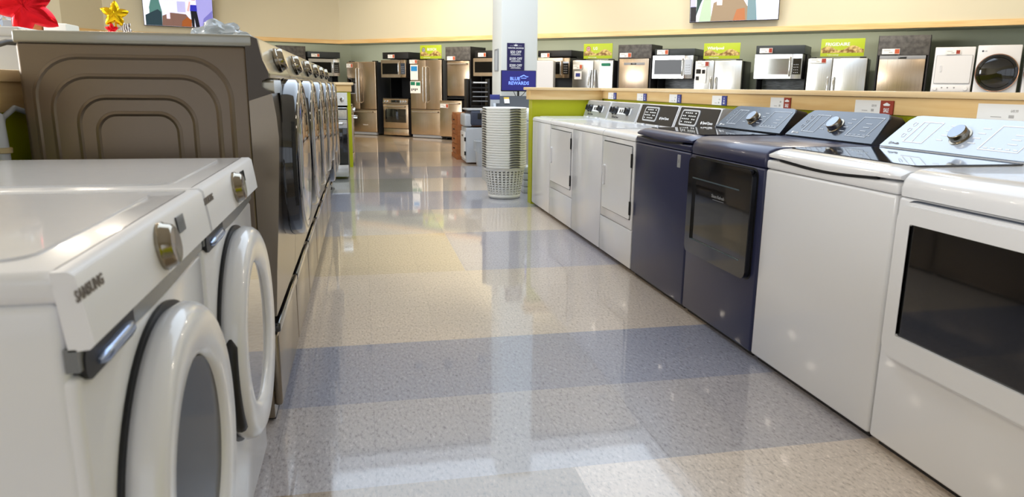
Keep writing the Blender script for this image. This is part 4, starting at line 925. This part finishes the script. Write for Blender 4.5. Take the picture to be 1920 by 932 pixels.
# faces -x (its front), local +x is towards the camera
B(-.32, .25, .0, .62, .03, .57, .012).obj('cabinet', greyl, r)
MB().prism([(0.0, .53), (.62, .62), (.62, .03), (.0, .03)], 'x', .25, .262).obj('side_panel', greyl, r)
d = B(-.28, .22, -.018, .0, .08, .50, .006).obj('front_door', white2, r); B(-.10, .02, -.024, -.016, .42, .45, .003).obj('handle', black, d)
for z in (.14, .36): B(.20, .235, -.026, .0, z, z+.06, .003).obj('hinge', black, r)
B(-.30, .24, -.02, .10, .585, .78, .03, 4).obj('paper_feeder', greyl, r)
b_ = B(-.31, .262, .07, .66, .60, .83, .035, 4).obj('scanner_unit', mat('copier_blue_grey', (58, 64, 82), .4), r)
B(.255, .268, .18, .30, .70, .79, .004).obj('vent_panel', blackm, b_)
B(-.30, .25, .02, .64, .832, .858, .012, 3).obj('scanner_lid', greyl, r)
r = thing('waste_bin', 'grey waste bin with clear liner beside the copier', 'bin', (1.80, 10.98, 0), 0)
m = MB(); m.lathe([(.105, 0), (.108, .004), (.14, .36), (.150, .365), (.150, .38), (.138, .38), (.134, .36), (.103, .012), (0, .012)], (0, 0, 0), 'z', 32); m.obj('bin_body', greyl, r)
m = MB(); n = 32; vs = []; fs = []
for j, (q, z) in enumerate([(.143, .384), (.157, .383), (.160, .33), (.158, .27), (.154, .20)]):
    for k in range(n): a = 2*pi*k/n; w = q+.006*sin(5*a+j)*(j/4); vs.append((w*cos(a), w*sin(a), z-(.05*sin(a*1.0+2.2)*(j/4) if j > 2 else 0)))
for j in range(4):
    for k in range(n): fs.append((j*n+k, j*n+(k+1) % n, (j+1)*n+(k+1) % n, (j+1)*n+k))
m.add(vs, fs); m.obj('liner', mat('liner', (225, 232, 240), .25, trans=.6, alpha=.55), r)
r = thing('drawer_cabinet', 'orange brown wooden drawer cabinet behind the copier', 'cabinet', (1.52, 12.30, 0), -90)
B(-.36, .36, 0, .75, .02, .76, .006).obj('body', woodo, r); B(-.37, .37, -.015, .75, 0, .07, .004).obj('plinth', woodo, r)
for k in range(4):
    d = B(-.33, .33, -.012, .0, .10+k*.16, .245+k*.16, .004).obj('drawer', woodo, r); B(-.06, .06, -.03, -.01, .16+k*.16, .175+k*.16, .004).obj('pull', blackm, d)
r = thing('paper_tray_rack', 'black rack of paper trays on the wooden drawer cabinet', 'tray rack', (1.88, 12.2, .762), 0)
for x in (-.175, -.12, .185): B(x-.013, x+.013, -.15, .15, 0, .56, .003).obj('upright', blackm, r)
for k in range(7):
    z = .03+k*.075; t = MB(); t.box(-.10, .17, -.16, .14, z, z+.008); t.box(-.10, .17, -.165, -.155, z, z+.022); t.obj('tray', blacks, r)
B(-.08, .15, -.168, .1, .49, .51).obj('paper', ppl, r)
for k in (1, 2, 3): B(-.09, .16, -.17, -.166, .06+k*.075+.06, .068+k*.075+.06).obj('tray_edge', greyl, r)

# ------------------------------------------------------------ televisions
def tv(label, loc, rotz, w, hh, tilt, content, power):
    r = thing('television', label, 'television', loc, rotz); r.rotation_euler = (radians(tilt), 0, radians(rotz))
    B(-w/2, w/2, -.025, .02, 0, hh, .006).obj('bezel', black, r)
    base = mat('tv_base', (206, 210, 232), emit=(206, 210, 232), es=.85)
    sc = B(-w/2+.012, w/2-.012, -.027, -.02, .016, hh-.012).obj('screen', base, r)
    m = MB(); ms = []
    for k, (col, pts) in enumerate(content):
        mt = mat('tv_%d_%d_%d' % col, col, emit=col, es=.85)
        if mt not in ms: ms.append(mt)
        m.mi = ms.index(mt); m.prism([((-.5+u)*(w-.03), .018+min(1, v*1.2)*(hh-.03)) for (u, v) in pts], 'y', -.0278-.0005*k, -.0268)
    m.obj('picture', ms, sc)
    MB().box(-.15, .15, .02, .10, hh*.35, hh*.65).obj('wall_bracket', blackm, r)
    text_obj('LG', 0, .003, .012, -.0255, inkw, r, 'maker_mark')
    return r
C1 = [((226, 228, 240), [(.0, .0), (.12, 0), (.12, 1), (0, 1)]), ((70, 112, 108), [(.08, .0), (.25, 0), (.26, .3), (.22, .6), (.12, .62), (.08, .4)]), ((30, 52, 62), [(.02, 0), (.25, 0), (.25, .30), (.2, .36), (.12, .30), (.02, .22)]),
      ((110, 82, 74), [(.25, 0), (.67, 0), (.67, .15), (.6, .28), (.38, .30), (.26, .22)]), ((138, 74, 30), [(.53, 0), (.68, 0), (.68, .16), (.62, .22), (.54, .12)]), ((170, 170, 214), [(.48, .32), (.6, .32), (.6, .56), (.48, .56)]), ((216, 204, 222), [(.32, .16), (.37, .16), (.37, .36), (.32, .36)]),
      ((146, 144, 206), [(.74, 0), (1, 0), (1, 1), (.76, 1), (.76, .5)]), ((106, 104, 176), [(.84, .04), (1, .0), (1, .4), (.86, .2)]), ((206, 164, 160), [(.62, .36), (.645, .34), (.68, .55), (.66, .58)]), ((10, 10, 22), [(.685, 0), (.72, 0), (.725, .2), (.74, 0), (.8, 0), (.775, .25), (.76, .40), (.67, .40)]),
      ((34, 38, 160), [(.665, .36), (.77, .36), (.765, .50), (.675, .50)]), ((226, 222, 222), [(.675, .50), (.755, .50), (.75, .60), (.69, .60)]), ((160, 110, 140), [(.69, .60), (.75, .60), (.76, .85), (.69, .85)]), ((70, 46, 40), [(.70, .85), (.745, .85), (.745, .96), (.70, .96)])]
p = s2(3.60, 2.40, -.10)
tv('television high on the left wall above the graphite row, showing a kitchen scene', p, R2, 1.40, .80, 6, C1, 0)
C2 = [((160, 160, 226), [(0, .25), (.06, .25), (.07, 1), (0, 1)]), ((32, 30, 36), [(0, 0), (.07, 0), (.07, .25), (0, .25)]), ((40, 62, 58), [(.07, .1), (.12, .3), (.2, .55), (.24, 1), (.08, 1)]), ((150, 170, 148), [(.10, 0), (.25, 0), (.24, .3), (.26, .8), (.22, .62), (.14, .3)]),
      ((128, 112, 92), [(.24, 0), (.66, 0), (.66, .22), (.6, .36), (.4, .38), (.27, .30)]), ((150, 96, 62), [(.5, 0), (.64, 0), (.63, .2), (.54, .18)]), ((232, 226, 236), [(.31, .26), (.37, .26), (.37, .6), (.31, .6)]), ((100, 124, 132), [(.66, 0), (.77, 0), (.75, .3), (.76, .9), (.66, .6)]), ((228, 230, 244), [(.78, .02), (1, .03), (1, 1), (.76, 1), (.75, .35)])]
p = s1(7.505, 2.375, -.10)
tv('television high on the right back wall showing a kitchen scene', p, R1, 1.57, .90, 6, C2, 0)
